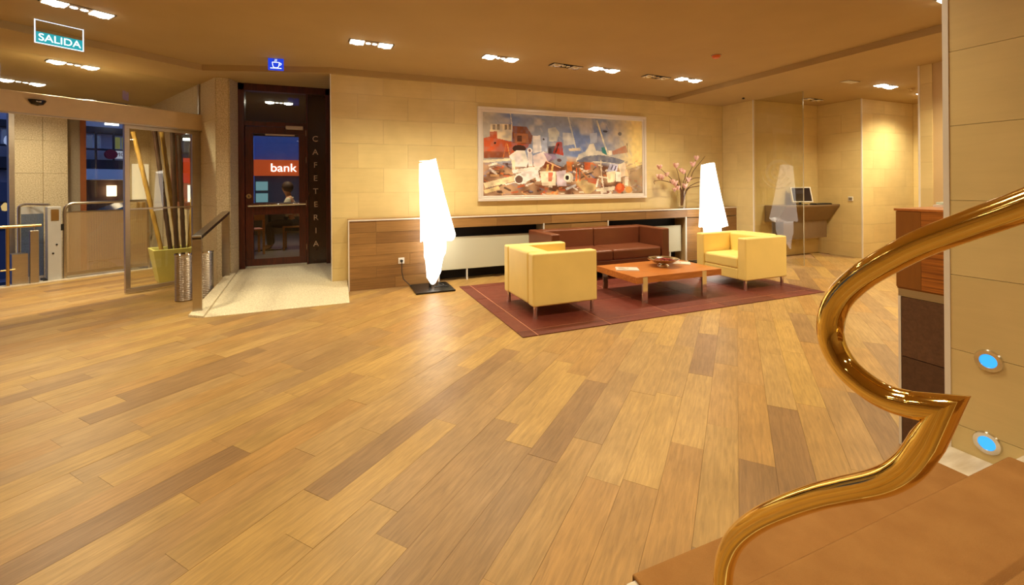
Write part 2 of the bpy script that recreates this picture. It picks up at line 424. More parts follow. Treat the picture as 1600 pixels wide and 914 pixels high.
# ------------------------------------------------------------------ cafeteria door
door = thing('door_1', None, None, (-.68, 7.6, .19), kind='structure')
YD = 7.6; fr = MB()
fr.box(-1.315, -1.235, YD - .06, YD + .08, .17, 2.96); fr.box(-.055, -.12, YD - .06, YD + .08, .17, 2.96)
fr.box(-1.315, -.05, YD - .06, YD + .08, 2.86, 2.965); fr.box(-1.235, -.385, YD - .05, YD + .07, 2.33, 2.40); fr.box(-.40, -.375, YD - .05, YD + .07, .19, 2.88)
fr.build('door_frame', M_mahog, door, bevel=.004)
MB().box(-.375, -.12, YD - .01, YD + .03, .19, 2.88).build('side_panel', M_panel, door)
MB().box(-1.235, -.40, YD + .0, YD + .008, 2.40, 2.86).build('transom_glass', M_glass, door)
lf = frame_rect(-1.232, -.402, .215, 2.325, .105, YD - .03, YD + .02)
lf.box(-1.13, -.50, YD - .03, YD + .02, .985, 1.165)
leaf = lf.build('door_leaf', M_mahog, door, bevel=.004)
MB().box(-1.13, -.50, YD - .008, YD, 1.16, 2.225).build('pane', M_glass, leaf)
MB().box(-1.13, -.50, YD - .008, YD, .315, .99).build('pane', M_glass, leaf)
hb = MB().tube([(-1.19, YD - .09, 1.125), (-.41, YD - .09, 1.14)], .016, 10)
hb.box(-1.16, -1.13, YD - .09, YD - .03, 1.115, 1.135); hb.box(-.47, -.44, YD - .09, YD - .03, 1.125, 1.145)
hb.build('push_bar', M_chrome, leaf, smooth=True)
lk = MB().lathe([(.0, 0), (.036, .0), (.036, .014), (.0, .014)], (-1.185, YD - .03, 1.27), 20, Matrix.Rotation(R(90), 3, 'X'))
lko = lk.build('lock', M_chrome, leaf, smooth=True); lko['label'] = 'round steel lock plate'
MB().box(-1.19, -1.18, YD - .048, YD - .042, 1.255, 1.285).build('keyhole', M_black, leaf)
MB().box(-.68, -.44, YD - .09, YD - .03, 2.29, 2.345).build('door_closer', M_alum, leaf, bevel=.004)
MB().box(-.96, -.56, YD - .07, YD - .05, 2.19, 2.212).build('closer_arm', M_alum, leaf)
for z in (.42, 1.1, 1.78, 2.2): MB().box(-.405, -.393, YD - .045, YD - .028, z, z + .09).build('hinge', M_steel, door)
M_let = mat('steel_lettering', srgb(196, 176, 160), .35, .4)
for i, ch in enumerate('CAFETERIA'):
    z = 2.16 - i * (2.16 - .50) / 8
    text('letter', ch, .125, M_let, door, Matrix.Translation((-.27 + .68, -.014, z - .19)) @ Matrix.Rotation(R(90), 4, 'X'), .003)

# ------------------------------------------------------------------ cafeteria behind the door
caf = thing('wall_cafeteria', None, None, (0, 0, 0), kind='structure')
M_caf = mat('cafe_wall', srgb(120, 96, 74), .8); M_cafl = mat('cafe_floor', srgb(90, 84, 78), .4, var=.1)
cw = MB(); cw.prism([(-1.3, 7.7), (2.6, 7.7), (2.6, 13.0), (-3.9, 13.0), (-3.3, 10.75), (-1.72, 8.05)], .10, .19)
cw.build('cafe_floor', M_cafl, caf)
cw = MB(); cw.box(2.5, 2.6, 7.8, 13.1, .19, 3.2); cw.box(-3.4, 2.6, 12.95, 13.1, .19, .8); cw.box(-3.4, 2.6, 12.95, 13.1, 2.75, 3.2)
cw.prism([(-1.3, 7.7), (2.6, 7.7), (2.6, 13.1), (-3.9, 13.1), (-3.3, 10.75), (-1.72, 8.05)], 3.0, 3.2); cw.prism([(-3.20, 10.45), (-3.14, 10.45), (-3.84, 13.0), (-3.9, 13.0)], .19, 3.0); cw.prism([(-1.62, 8.1), (-1.56, 8.1), (-2.0, 13.0), (-2.06, 13.0)], .19, 3.0); cw.box(-.3, 2.6, 12.95, 13.1, .8, 2.75); cw.box(.0, 2.6, 7.72, 7.8, .19, 3.1)
cw.build('cafe_shell', M_caf, caf)
MB().box(-3.4, -.3, 13.0, 13.01, .8, 2.75).build('street_pane', M_glass, caf)
# bank front across the street
bank = thing('bank_front', 'bank branch with orange lit fascia seen through the cafeteria door', 'building', (-1.9, 17, -.5))
M_bwall = mat('dusk_wall', srgb(120, 140, 190), .8, var=.05)
M_bor = emit('orange_fascia', srgb(220, 84, 24), .55, srgb(200, 80, 30)); M_bwhite = emit('sign_letters', (1, 1, 1), 2.2)
MB().box(-3.0, .2, 17.0, 17.4, 2.34, 4.5).build('upper_wall', M_bwall, bank)
MB().box(-3.0, .2, 17.02, 17.4, -.5, 1.8).build('shop_front', mat('grey_front', srgb(86, 84, 84), .5), bank)
MB().box(-2.5, .2, 16.85, 17.1, 1.8, 2.34).build('fascia', M_bor, bank)
text('bank_lettering', 'bank', .40, M_bwhite, bank, Matrix.Translation((-1.60 + 1.9, -.17, 2.06 + .5)) @ Matrix.Rotation(R(90), 4, 'X'), .015, sx=1.05)
MB().box(-2.75, -2.5, 16.8, 17.0, -.5, 3.1).build('blue_pillar', emit('lit_blue', srgb(80, 120, 230), .5), bank)
for z in (.9, 1.3): MB().box(-2.45, -2.1, 16.95, 17.02, z, z + .3).build('window_pane', emit('pale_window', srgb(150, 200, 210), .5), bank)
# cafe furniture and guest
tb = thing('cafe_table', 'small white cafe table beside the seated guest behind the glass door', 'table', (-1.15, 9.65, .19))
MB().box(-1.5, -.85, 9.4, 9.95, .90, .93).build('table_top', M_white, tb, bevel=.005)
MB().tube([(-1.17, 9.67, .2), (-1.17, 9.67, .9)], .03).build('leg', M_black, tb, smooth=True)
MB().box(-1.4, -.95, 9.5, 9.85, .19, .21).build('base', M_black, tb)
def cafe_chair(name, label, loc, rz):
    t = thing(name, label, 'chair', loc, rz)
    MB().box(-.2, .2, -.2, .2, .43, .46).build('seat', M_cherry, t, world=False, bevel=.005)
    for x in (-.18, .18):
        for y in (-.18, .18): MB().box(x - .018, x + .018, y - .018, y + .018, 0, .43 if y > 0 else .9).build('leg', M_cherry, t, world=False)
    MB().box(-.18, .18, -.195, -.17, .62, .88).build('backrest', M_cherry, t, world=False, bevel=.004)
    return t
cafe_chair('cafe_chair', 'wooden cafe chair seen low through the door glass', (-1.42, 9.15, .19), 20)
cafe_chair('cafe_chair', 'wooden cafe chair that the cafe guest sits on', (-.72, 9.62, .19), 90)
per = thing('person', 'seated guest in a cream jacket seen through the cafeteria door', 'person', (-.74, 9.62, .19))
def skin(name, pts, edges, rad, m, parent):
    me = bpy.data.meshes.new(name); me.from_pydata([tuple(Vector(p)) for p in pts], edges, []); me.materials.append(m)
    o = bpy.data.objects.new(name, me); col.objects.link(o); o.parent = parent
    md = o.modifiers.new('skin', 'SKIN')
    for v, r_ in zip(me.skin_vertices[0].data, rad): v.radius = r_ if isinstance(r_, tuple) else (r_, r_)
    me.skin_vertices[0].data[0].use_root = True
    o.modifiers.new('sub', 'SUBSURF').levels = 2; o.modifiers['sub'].render_levels = 2
    for p in me.polygons: p.use_smooth = True
    md.use_smooth_shade = True
    return o
# guest faces -X, leaning over the table
P = [(0, 0, .50), (-.03, 0, .72), (-.06, 0, .92), (-.08, 0, 1.02), (-.11, 0, 1.10), (-.13, 0, 1.19), (-.13, 0, 1.25),
     (-.07, -.17, .96), (-.16, -.21, .76), (-.36, -.14, .77), (-.44, -.12, .78), (-.07, .17, .96), (-.16, .21, .76), (-.36, .14, .77), (-.44, .12, .78),
     (-.02, -.1, .5), (-.42, -.11, .5), (-.40, -.11, .08), (-.52, -.11, .04), (-.02, .1, .5), (-.42, .11, .5), (-.40, .11, .08), (-.52, .11, .04)]
E_ = [(0, 1), (1, 2), (2, 3), (3, 4), (4, 5), (5, 6), (2, 7), (7, 8), (8, 9), (9, 10), (2, 11), (11, 12), (12, 13), (13, 14), (0, 15), (15, 16), (16, 17), (17, 18), (0, 19), (19, 20), (20, 21), (21, 22)]
RD = [.13, .125, .12, .06, .05, .095, .08, .06, .045, .036, .03, .06, .045, .036, .03, .08, .065, .045, .04, .08, .065, .045, .04]
skin('body', P, E_, RD, M_skin, per)
sel = [0, 1, 2, 7, 8, 9, 11, 12, 13]; mp_ = {s: i for i, s in enumerate(sel)}
skin('jacket', [P[i] for i in sel], [(mp_[a], mp_[b]) for a, b in E_ if a in mp_ and b in mp_], [RD[i] + .016 for i in sel], M_jack, per)
sel = [0, 15, 16, 17, 19, 20, 21]; mp_ = {s: i for i, s in enumerate(sel)}
skin('trousers', [P[i] for i in sel], [(mp_[a], mp_[b]) for a, b in E_ if a in mp_ and b in mp_], [RD[i] + .012 for i in sel], M_trou, per)
MB().blob((-.105, 0, 1.215), (.105, .1, .115), 14, 10).build('hair', M_hair, per, smooth=True, world=False)

# ------------------------------------------------------------------ entrance: header, transom, sliding leaf
ent = thing('door_2', None, None, (D0.x, D0.y, 0), A, kind='structure')
hd = MB().box(-5.0, .93, -.08, .10, 2.26, 2.497); hd.build('header', mat('header_beam', srgb(216, 194, 156), .42, .2, var=.04), ent, world=False, bevel=.006)
MB().box(-5.0, .93, -.085, -.075, 2.245, 2.262).build('header_edge', M_steel, ent, world=False)
tr_ = MB().box(-5.0, .93, .0, .012, 2.5, Z2); tr_.build('transom_glass', M_glass, ent, world=False)
MB().box(.905, .925, -.01, .02, 2.5, Z2).build('transom_edge', M_steel, ent, world=False)
MB().box(.86, .92, -.02, .06, 0, 2.26).build('jamb', M_alum, ent, world=False)
sl = frame_rect(.0, .86, .012, 2.255, .055, -.025, .02)
slo = sl.build('sliding_leaf', M_alum, ent, world=False, bevel=.004)
slo['label'] = 'aluminium framed sliding glass leaf'
MB().box(.05, .81, -.006, .004, .06, 2.2).build('pane', M_glassg, slo, world=False)
MB().box(.05, .81, -.02, .012, 1.115, 1.135).build('rail', M_alum, slo, world=False)
M_sens = mat('sensor_smoke', srgb(30, 24, 20), .15)
sn = thing('motion_sensor', 'black dome motion sensor on the entrance header', 'sensor', (*dl(-.825, -.08), 2.41), A)
MB().lathe([(.0001, -.055), (.05, -.04), (.075, -.0), (.075, .012), (.0001, .014)], (0, -.012, 0), 20, Matrix.Diagonal((1, .7, 1))).build('dome', M_sens, sn, smooth=True, world=False)
MB().box(-.02, .02, -.06, -.055, -.015, -.005).build('eye', M_silver, sn, world=False)

# ------------------------------------------------------------------ vestibule: side wall with window, facade piers
jw = dl(.9215, 0); c1 = fl(.62, .9)
vs = Vector(c1) - Vector(jw); vl = vs.length; vang = math.degrees(math.atan2(vs.y, vs.x))
wv = thing('wall_vestibule', None, None, (*jw, 0), vang, kind='structure')
w0, w1, zb, zt = .27, 1.42, 1.08, 2.40
b = MB(); b.box(0, w0, -.15, 0, 0, Z2); b.box(w1, vl + .1, -.15, 0, 0, Z2); b.box(w0, w1, -.15, 0, 0, zb); b.box(w0, w1, -.15, 0, zt, Z2)
b.build('wall_core', M_grout, wv, world=False)
def vslab(x0, x1, z0, z1): MB().box(x0 + .002, x1 - .002, 0, .012, z0 + .002, z1 - .002).build('stone_slab', M_granp, wv, world=False)
for z0, z1 in zip(ZS[:-1], ZS[1:]):
    vslab(0, w0, z0, z1); vslab(w1, vl, z0, z1)
for z0, z1 in ((0, .52), (.52, zb), (zt, Z2)):
    vslab(w0, (w0 + w1) / 2, z0, z1); vslab((w0 + w1) / 2, w1, z0, z1)
win = thing('window_1', None, None, (*jw, 0), vang, kind='structure')
M_wfr = mat('brown_window_frame', srgb(140, 78, 40), .45, var=.08)
frame_rect(w0, w1, zb, zt, .09, -.10, .03).build('window_frame', M_wfr, win, world=False, bevel=.004)
MB().box(w0 + .09, w1 - .09, -.04, -.03, zb + .09, zt - .09).build('pane', M_glass, win, world=False)
shop = thing('cafe_display', 'glowing red and orange cafe backboard seen through the brown vestibule window', 'display', (-2.7, 10.6, .19))
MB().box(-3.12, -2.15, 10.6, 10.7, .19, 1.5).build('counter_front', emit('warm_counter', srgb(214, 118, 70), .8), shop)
MB().box(-3.12, -2.15, 10.55, 10.65, 1.5, 2.0).build('red_board', emit('red_board', srgb(232, 70, 14), 1.1), shop)
MB().box(-3.12, -2.15, 10.6, 10.7, 2.0, 2.98).build('dark_board', mat('dark_board', srgb(74, 62, 52), .7), shop)
for x in (-2.95, -2.72): MB().box(x, x + .13, 10.56, 10.6, 1.12, 1.46).build('menu_light', emit('menu_light', (1, .95, .85), 2.5), shop)
for i, (x, y) in enumerate(((-2.72, 9.9), (-2.78, 10.4))):
    tag(MB().box(x, x + .32, y - .05, y + .05, 2.42 - .08 * i, 2.46 - .08 * i).build('cafe_tube_lamp', emit('tube%d' % i, (.95, 1, 1), 12)), ('front', 'rear')[i] + ' white tube lamp hanging in the cafe window', 'lamp')

fac = thing('wall_facade', None, None, (F0.x, F0.y, 0), AF, kind='structure')
OF = .9
def facblock(x0, x1, y0, y1, z0, z1): MB().box(x0, x1, y0, y1, z0, z1).build('pier_core', M_grout, fac, world=False)
facblock(-1.12, -.52, OF + .013, OF + .3, -.6, Z2)
facblock(.27, .70, OF + .013, OF + .3, -.6, Z2)
facblock(-3.6, 1.3, OF + .3, OF + .5, 2.75, Z2 + .3)
def fslab(x0, x1, z0, z1, y=OF): MB().box(x0 + .002, x1 - .002, y, y + .013, z0 + .002, z1 - .002).build('stone_slab', M_granp, fac, world=False)
FZ = [-.6, -.1, .52, 1.1, 1.66, 2.2, 2.7, Z2]
for z0, z1 in zip(FZ[:-1], FZ[1:]):
    fslab(-1.12, -.81, z0, z1); fslab(-.81, -.52, z0, z1, OF - .012); fslab(.27, .62, z0, z1)
MB().box(-.52, -.35, OF + .1, OF + .3, -.6, Z2).build('grey_return', mat('grey_stone', srgb(150, 136, 114), .7, var=.08, scale=40), fac, world=False)
MB().box(-1.18, -1.12, OF - .02, OF + .2, -.6, Z2).build('steel_mullion', M_alum, fac, world=False)
fw = thing('window_2', None, None, (F0.x, F0.y, 0), AF, kind='structure')
MB().box(-.35, -.275, OF + .08, OF + .22, -.6, Z2).build('window_frame', M_wfr, fw, world=False)
MB().box(-.275, .27, OF + .15, OF + .158, -.6, Z2).build('pane', M_glass, fw, world=False)
# threshold
tag(MB().box(-3.2, .50, -.05, .13, -.12, .012).build('threshold', M_marb), 'white stone threshold where the boards end at the entrance', 'threshold')
o = bpy.data.objects['threshold']; o.location = (F0.x, F0.y, 0); o.rotation_euler = (0, 0, R(AF))
pl = struct(MB().box(-3.6, 1.2, .13, 1.6, -.7, -.55).build('floor_porch', M_granp)); pl.location = (F0.x, F0.y, 0); pl.rotation_euler = (0, 0, R(AF))

# ------------------------------------------------------------------ platform lift, gate, entrance rail
M_lift = mat('lift_grey', srgb(186, 184, 180), .5, .1, var=.03)
def fthing(name, label, cat): return thing(name, label, cat, (F0.x, F0.y, 0), AF)
lift = fthing('platform_lift', 'grey wheelchair platform lift with control column beside the gate', 'lift')
MB().box(-.885, -.735, .04, .24, -.0, 1.13).build('column', M_lift, lift, world=False, bevel=.008)
MB().box(-.85, -.765, .03, .04, .92, 1.09).build('control_plate', M_gold, lift, world=False)
for x, z in ((-.79, .55), (-.83, .42)): MB().lathe([(.012, 0), (.012, .01)], (x, .038, z), 10, Matrix.Rotation(R(90), 3, 'X')).build('bolt', M_black, lift, world=False)
MB().tube([(-1.13, .45, .05), (-1.13, .45, 1.09), (-1.125, .45, 1.13), (-1.10, .45, 1.16), (-1.06, .45, 1.17), (-.84, .2, 1.16)], .017, 8).build('hoop', M_steel, lift, smooth=True, world=False)
MB().box(-1.11, -.87, .44, .446, .05, 1.02).build('side_screen', glass('blue_screen', (.45, .55, .8)), lift, world=False)
MB().box(-1.11, -.87, .43, .45, 1.02, 1.13).build('top_rail', M_lift, lift, world=False)
MB().box(-.70, .34, .10, .88, -.08, -.04).build('platform', mat('platform_plate', srgb(190, 170, 136), .6), lift, world=False)
MB().box(-.93, -.885, .06, .3, .0, .03).build('foot_plate', M_black, lift, world=False)
gate = fthing('lift_gate', 'low steel gate with fine mesh infill on the entrance threshold', 'gate')
MB().tube([(-.70, .06, .0), (-.70, .06, 1.05), (-.69, .06, 1.11), (-.66, .06, 1.15), (-.61, .06, 1.175), (.30, .06, 1.19), (.33, .06, 1.16), (.34, .06, 1.1), (.34, .06, .0)], .022, 10).build('gate_frame', M_steel, gate, smooth=True, world=False)
MB().box(-.70, .34, .045, .075, .05, .10).build('bottom_rail', M_steel, gate, world=False)
MB().box(-.70, .34, .052, .068, 1.03, 1.05).build('upper_rail', M_steel, gate, world=False)
MB().box(-.0, .03, .05, .07, 1.03, 1.17).build('stay', M_steel, gate, world=False)
gm = MB(); x = -.685
while x < .325: gm.box(x, x + .0085, .055, .063, .10, 1.03); x += .0125
gmo = gm.build('mesh_infill', mat('mesh_metal', srgb(198, 172, 132), .45, .5), gate, world=False); gmo['kind'] = 'stuff'
MB().box(-.745, -.70, .04, .08, .76, .86).build('latch', M_black, gate, world=False)
rail = fthing('entrance_rail', 'short brass topped rail with steel post at the left end of the threshold', 'railing')
MB().tube([(-2.6, -.0, .86), (-.955, .0, .86)], .022, 10).build('top_bar', M_gold, rail, smooth=True, world=False)
MB().box(-1.075, -.985, -.03, .06, .012, .79).build('steel_post', M_steel, rail, world=False, bevel=.006)
MB().tube([(-1.03, .0, .79), (-1.03, .0, .85)], .008, 8).build('pin', M_steel, rail, world=False)
MB().tube([(-1.29, .0, .012), (-1.29, .0, .84)], .02, 10).build('brass_post', M_gold, rail, smooth=True, world=False)
MB().tube([(-1.36, .0, .24), (-1.22, .0, .24)], .012, 8).build('cross_pin', M_gold, rail, smooth=True, world=False)
ckb = fthing('checker_plate_box', 'low checker plate steel box behind the entrance rail', 'box')
MB().box(-1.245, -1.085, .05, .28, .012, .45).build('box_body', M_steel, ckb, world=False)
cm = MB()
for i in range(4):
    for j in range(12):
        cx, cz = -1.225 + i * .04, .04 + j * .034
        Mx = Matrix.Translation((cx, .047, cz)) @ Matrix.Rotation(R(45 if (i + j) % 2 else -45), 4, 'Y')
        cm.box(-.014, .014, -.003, .003, -.005, .005, Mx)
cmo = cm.build('raised_pattern', M_steel, ckb, world=False); cmo['kind'] = 'stuff'

# ------------------------------------------------------------------ planter with poles, lamp reflection built solid behind the leaf
pot = thing('planter_pot', 'lime yellow tapered square pot behind the sliding glass leaf', 'pot', (-2.30, 8.10, 0), 25)
def frustum(b0, b1, z0, z1, wall=.03):
    b = MB(); v = []
    for s_, z in ((b0, z0), (b1, z1), (b1 - wall, z1), (b0 - wall, z0 + .04)): v += [(-s_, -s_, z), (s_, -s_, z), (s_, s_, z), (-s_, s_, z)]
    f = [(3, 2, 1, 0), (12, 13, 14, 15)]
    for l in range(3):
        for j in range(4): a = l * 4 + j; c = l * 4 + (j + 1) % 4; f.append((a, c, c + 4, a + 4))
    return b.add(v, f)
frustum(.165, .245, .004, .50).build('pot_body', M_pot, pot, world=False, bevel=.006)
MB().box(-.21, .21, -.21, .21, .44, .455).build('soil', mat('soil', srgb(84, 66, 44), .9, var=.2, scale=30), pot, world=False)
for i, (a, bb_, m, lab) in enumerate((((-2.40, 8.05, .455), (-2.72, 8.02, 2.23), M_bamboo, 'pale bamboo pole leaning furthest left in the lime pot'),
                        ((-2.28, 8.02, .455), (-2.46, 8.0, 2.25), M_bamd, 'dark bamboo pole leaning left in the middle of the lime pot'),
                        ((-2.22, 8.14, .455), (-2.42, 8.15, 2.25), M_bamboo, 'pale bamboo pole just right of the left leaning dark pole'),
                        ((-2.21, 8.03, .455), (-2.245, 8.0, 2.25), M_bamd, 'upright dark bamboo pole in the lime pot, left of a pair'),
                        ((-2.13, 8.07, .455), (-2.175, 8.03, 2.20), M_bamd, 'upright dark bamboo pole in the lime pot, right of a pair'),
                        ((-2.08, 8.14, .455), (-1.945, 8.05, 2.2), M_bamboo, 'pale bamboo pole leaning right in the lime pot'))):
    a = Vector(a); bb_ = Vector(bb_); pts = []; rr = []
    n = 7
    for j in range(n * 4 + 1):
        f = j / (n * 4); pts.append(a.lerp(bb_, f)); rr.append(.033 if j % 4 == 0 else .029)
    bp = MB(); bp.tube(pts, rr, 10); tag(bp.build('bamboo_pole', m, smooth=True), lab, 'bamboo pole', 'bamboo poles in the pot')
sx_, sy_ = fl(.40, .84)
sco = thing('reflected_lamp', 'cream cylinder lamp standing in for a reflection in the glass leaf', 'lamp', (sx_ + .02, sy_, 1.0), AF)  # stands in for a lamp mirrored in the leaf, modelled as a solid
MB().lathe([(.12, .15), (.12, .85), (.112, .85), (.112, .15)], (0, -.06, 0), 24).build('shade', emit('reflected_shade_glow', (1, .88, .62), .55, srgb(240, 220, 170)), sco, smooth=True, world=False)
for x in (-.05, .03): MB().box(x, x + .025, -.10, -.02, -.22, .15).build('bracket', M_gold, sco, world=False)
MB().box(-.08, .08, -.10, -.04, -.23, -.20).build('foot', M_gold, sco, world=False)

# ------------------------------------------------------------------ street outside
st = struct(MB().box(-16, 8, 1.6, 9.2, -1.3, -1.2).build('floor_street', mat('asphalt', srgb(70, 72, 84), .8, var=.1))); st.location = (F0.x, F0.y, 0); st.rotation_euler = (0, 0, R(AF))
blu = mat('blue_dusk_wall', srgb(176, 178, 196), .8, var=.05); dkf = mat('dark_iron', srgb(34, 34, 44), .6); wht = mat('white_awning', srgb(222, 224, 232), .7)
bd = fthing('street_building', 'blue dusk lit building across the street with balconies and shop', 'building')
OB = 9.0
MB().box(-9, 7, OB + .3, OB + 1, -1.3, 9).build('front_wall', blu, bd, world=False)
for x0, x1, z0, z1 in ((-3.2, 7, 3.16, 3.34), (-3.2, 7, 2.0, 2.28), (-3.2, 7, 2.28, 2.31)): MB().box(x0, x1, OB - .1, OB + .3, z0, z1).build('ledge', dkf, bd, world=False)
for i, x in enumerate((-2.6, -1.4, -.45, .6, 1.28, 1.95, 3.0, 4.2)):
    w = MB().box(x, x + .36, OB + .26, OB + .31, 2.66, 3.12).build('window', wht, bd, world=False)
    for j in range(2): MB().box(x + .03 + j * .17, x + .155 + j * .17, OB + .25, OB + .262, 2.70, 3.08).build('pane', emit('pane_%d_%d' % (i, j), srgb(120, 140, 190) if i != 5 else srgb(190, 190, 110), .25), w, world=False)
bal = MB()
for x in np.arange(-3.2, 5, .42): bal.box(x, x + .05, OB - .12, OB - .07, 2.3, 3.2)
bal.box(-3.2, 5, OB - .14, OB - .06, 2.60, 2.66)
bo_ = bal.build('balcony_frame', dkf, bd, world=False); bo_['kind'] = 'stuff'
MB().box(.6, 7, OB - .6, OB + .3, 1.68, 2.0).build('awning', wht, bd, world=False)
MB().box(.6, 7, OB + .2, OB + .31, -.9, 1.68).build('shop_front', mat('brown_shop', srgb(90, 60, 44), .6), bd, world=False)
for x in (-1.5, -.75, 0.0): MB().box(x, x + .5, OB + .22, OB + .31, -1.1, 1.6).build('shop_window', emit('blue_shop', srgb(40, 56, 110), .25), bd, world=False)
for x, z0, z1 in ((-1.56, -1.2, 3.2), (-.86, -1.2, 3.2), (-.62, .2, 2.0), (-.34, -1.2, 3.2), (-.18, .2, 2.0), (.12, -1.2, 3.2)): MB().box(x, x + .055, OB + .12, OB + .24, z0, z1).build('shop_mullion', dkf, bd, world=False)
for z in (.25, 1.0, 1.95): MB().box(-1.6, .6, OB + .12, OB + .24, z, z + .06).build('shop_transom', dkf, bd, world=False)
MB().lathe([(.0001, -.12), (.06, -.1), (.08, .02), (.03, .1), (.0001, .12)], (-.42, OB - .1, .92), 12).build('gilt_lantern', emit('gilt', (.9, .6, .2), .7), bd, world=False, smooth=True)
MB().blob((-.35, OB - .1, 2.75), (.09, .09, .16), 10, 8).build('lit_globe', emit('globe', (.4, .5, .8), .7), bd, world=False, smooth=True)
MB().box(1.74, 1.94, OB - .05, OB + .15, 1.16, 1.5).build('lit_sign', emit('warm_lantern', (1, .75, .45), 4), bd, world=False)
MB().box(1.62, 1.95, OB - .3, OB - .25, 3.40, 3.46).build('street_light', emit('street_tube', (.9, 1, 1), 5), bd, world=False)
sg = fthing('shop_sign', 'white shop sign with red end and dark red letters across the street', 'sign')
MB().box(1.78, 3.2, OB - .3, OB - .15, 2.36, 2.60).build('board', emit('sign_white', srgb(210, 214, 235), .5), sg, world=False)
MB().lathe([(.02, -.02), (.15, -.02), (.15, .14), (.02, .14)], (1.76, OB - .2, 2.48), 16, Matrix.Rotation(R(90), 3, 'X')).build('red_disc', mat('sign_red', srgb(150, 24, 40), .5), sg, world=False)
text('lettering', 'MORN', .17, mat('sign_letters_red', srgb(120, 24, 60), .5), sg, Matrix.Translation((2.1, OB - .31, 2.48)) @ Matrix.Rotation(R(90), 4, 'X'), .004)
tag(MB().blob((2.0, OB - 3.3, 2.33), (.12, .12, .12)).build('street_lantern', dkf, smooth=True), 'dark street lantern hanging before the shop sign', 'lantern')
o = bpy.data.objects['street_lantern']; o.location = (F0.x, F0.y, 0); o.rotation_euler = (0, 0, R(AF))
car = fthing('car', 'teal car parked across the street beyond the gate', 'car')
M_teal = mat('teal_paint', srgb(20, 110, 120), .25)
cp = [(-.9, -.55), (-.9, .15), (-.45, .25), (-.1, .78), (.35, .98), (1.35, .98), (1.8, .55), (2.5, .42), (2.6, .1), (2.6, -.55)]
Mcar = Matrix.Translation((1.35, OB - 1.0, 0)) @ Matrix.Rotation(R(90), 4, 'X')
MB().prism(cp, 0, 1.6, Mcar).build('car_body', M_teal, car, world=False, bevel=.05)
MB().prism([(-.02, .45), (.38, .85), (1.3, .85), (1.6, .45)], 1.6, 1.61, Mcar).build('car_window', M_screen, car, world=False)
for x in (-.3, 1.9): MB().lathe([(.0001, 0), (.3, 0), (.3, .2), (.0001, .2)], (1.35 + x, OB - 2.62, -.55 - .3 + .0), 18, Matrix.Rotation(R(90), 3, 'X')).build('wheel', M_black, car, world=False)

# ------------------------------------------------------------------ ramp handrail, steel bins
hr = thing('ramp_rail', 'flat brushed steel handrail on the granite ramp kerb', 'railing', (-1.44, 5.8, 0))
MB().box(-1.455, -1.365, 5.79, 5.81, .02, .85).build('front_post', M_steel, hr, bevel=.003)
MB().prism([(5.79, .83), (5.79, .87), (7.22, 1.07), (7.22, 1.03)], -.045, .045, Matrix.Translation((-1.41, 0, 0)) @ Matrix(((0, 0, 1, 0), (1, 0, 0, 0), (0, 1, 0, 0), (0, 0, 0, 1)))).build('top_bar', M_steel, hr, bevel=.003)
MB().box(-1.455, -1.365, 7.16, 7.18, .16, 1.04).build('rear_post', M_steel, hr, bevel=.003)
def ribbed_bin(label, x, y):
    t = thing('steel_bin', label, 'bin', (x, y, 0), 0, 'ribbed bins')
    pr = [(.0001, .004)]; z = .004
    while z < .56: pr += [(.092, z), (.098, z + .006), (.098, z + .014), (.092, z + .02)]; z += .022
    pr += [(.09, .58), (.085, .58), (.085, .40), (.0001, .40)]
    MB().lathe(pr, (x, y, 0), 28).build('ribbed_body', M_steel, t, smooth=True, angle=60)
    MB().lathe([(.1, .57), (.104, .575), (.1, .585), (.086, .585)], (x, y, 0), 28).build('rim', M_chrome, t, smooth=True)
ribbed_bin('ribbed steel cylinder bin standing clear left of the ramp post', -1.74, 6.60)
ribbed_bin('ribbed steel cylinder bin half hidden behind the ramp post', -1.555, 6.72)

# ================================================================== CONSOLE along the back wall
YC = 6.225
con = thing('console_ledge', 'long wood tiled wall console with radiator openings under the painting', 'console', (.18, YC, 0))
CX0, CX1, CT = .18, XR, .952
blocks = [(CX0, 1.39, 0, CT), (3.08, 4.29, 0, .79), (5.99, CX1, 0, .79), (1.39, CX1, .79, CT)]
cbm = MB()
for x0, x1, z0, z1 in blocks: cbm.box(x0, x1, YC + .012, YW, z0, z1 - .02)
cbm.build('carcass', M_grout, con)
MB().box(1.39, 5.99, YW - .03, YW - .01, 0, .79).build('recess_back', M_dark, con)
MB().box(CX0 - .006, CX1, YC - .006, YW, CT - .018, CT).build('top_slab', M_ctile, con, bevel=.003)
MB().box(CX0 - .008, CX1, YC - .009, YC - .004, CT - .016, CT + .002).build('edge_strip', M_trim, con)
MB().box(CX0 - .010, CX0 + .004, YC - .008, YC + .012, 0, CT).build('corner_strip', M_trim, con)
MB().box(CX0 - .004, CX0 + .004, YC + .012, YW, 0, CT - .018).build('end_panel', M_wallp, con)
for x in (1.39, 3.08, 4.29, 5.99): MB().box(x - .009, x + .009, YC - .006, YC + .02, 0 if x != 3.08 and x != 4.29 else 0, .80).build('opening_strip', M_trim, con)
ch_ = (CT - .02) / 6
def ctiles(x0, x1, z0, z1, offs):
    z = z0; r = 0
    while z < z1 - .02:
        zz = min(z + ch_, z1); x = x0; nx = x0 + offs[r % len(offs)]
        while x < x1 - .01:
            q = min(nx, x1)
            me = MB().box(.0015, q - x - .0015, 0, .012, .0015, zz - z - .0015).mesh('wood_tile'); me.materials.append(M_ctile)
            t = bpy.data.objects.new('wood_tile', me); col.objects.link(t); t.parent = con; t.location = (x - .18, 0, z)
            x = q; nx = q + .93
        z = zz; r += 1
ctiles(CX0, 1.39, 0, CT - .02, [.6, .35, .8, .35, .35, .35])
ctiles(1.39, CX1, .79, CT - .02, [.9])
ctiles(3.08, 4.29, 0, .79, [.5, .9])
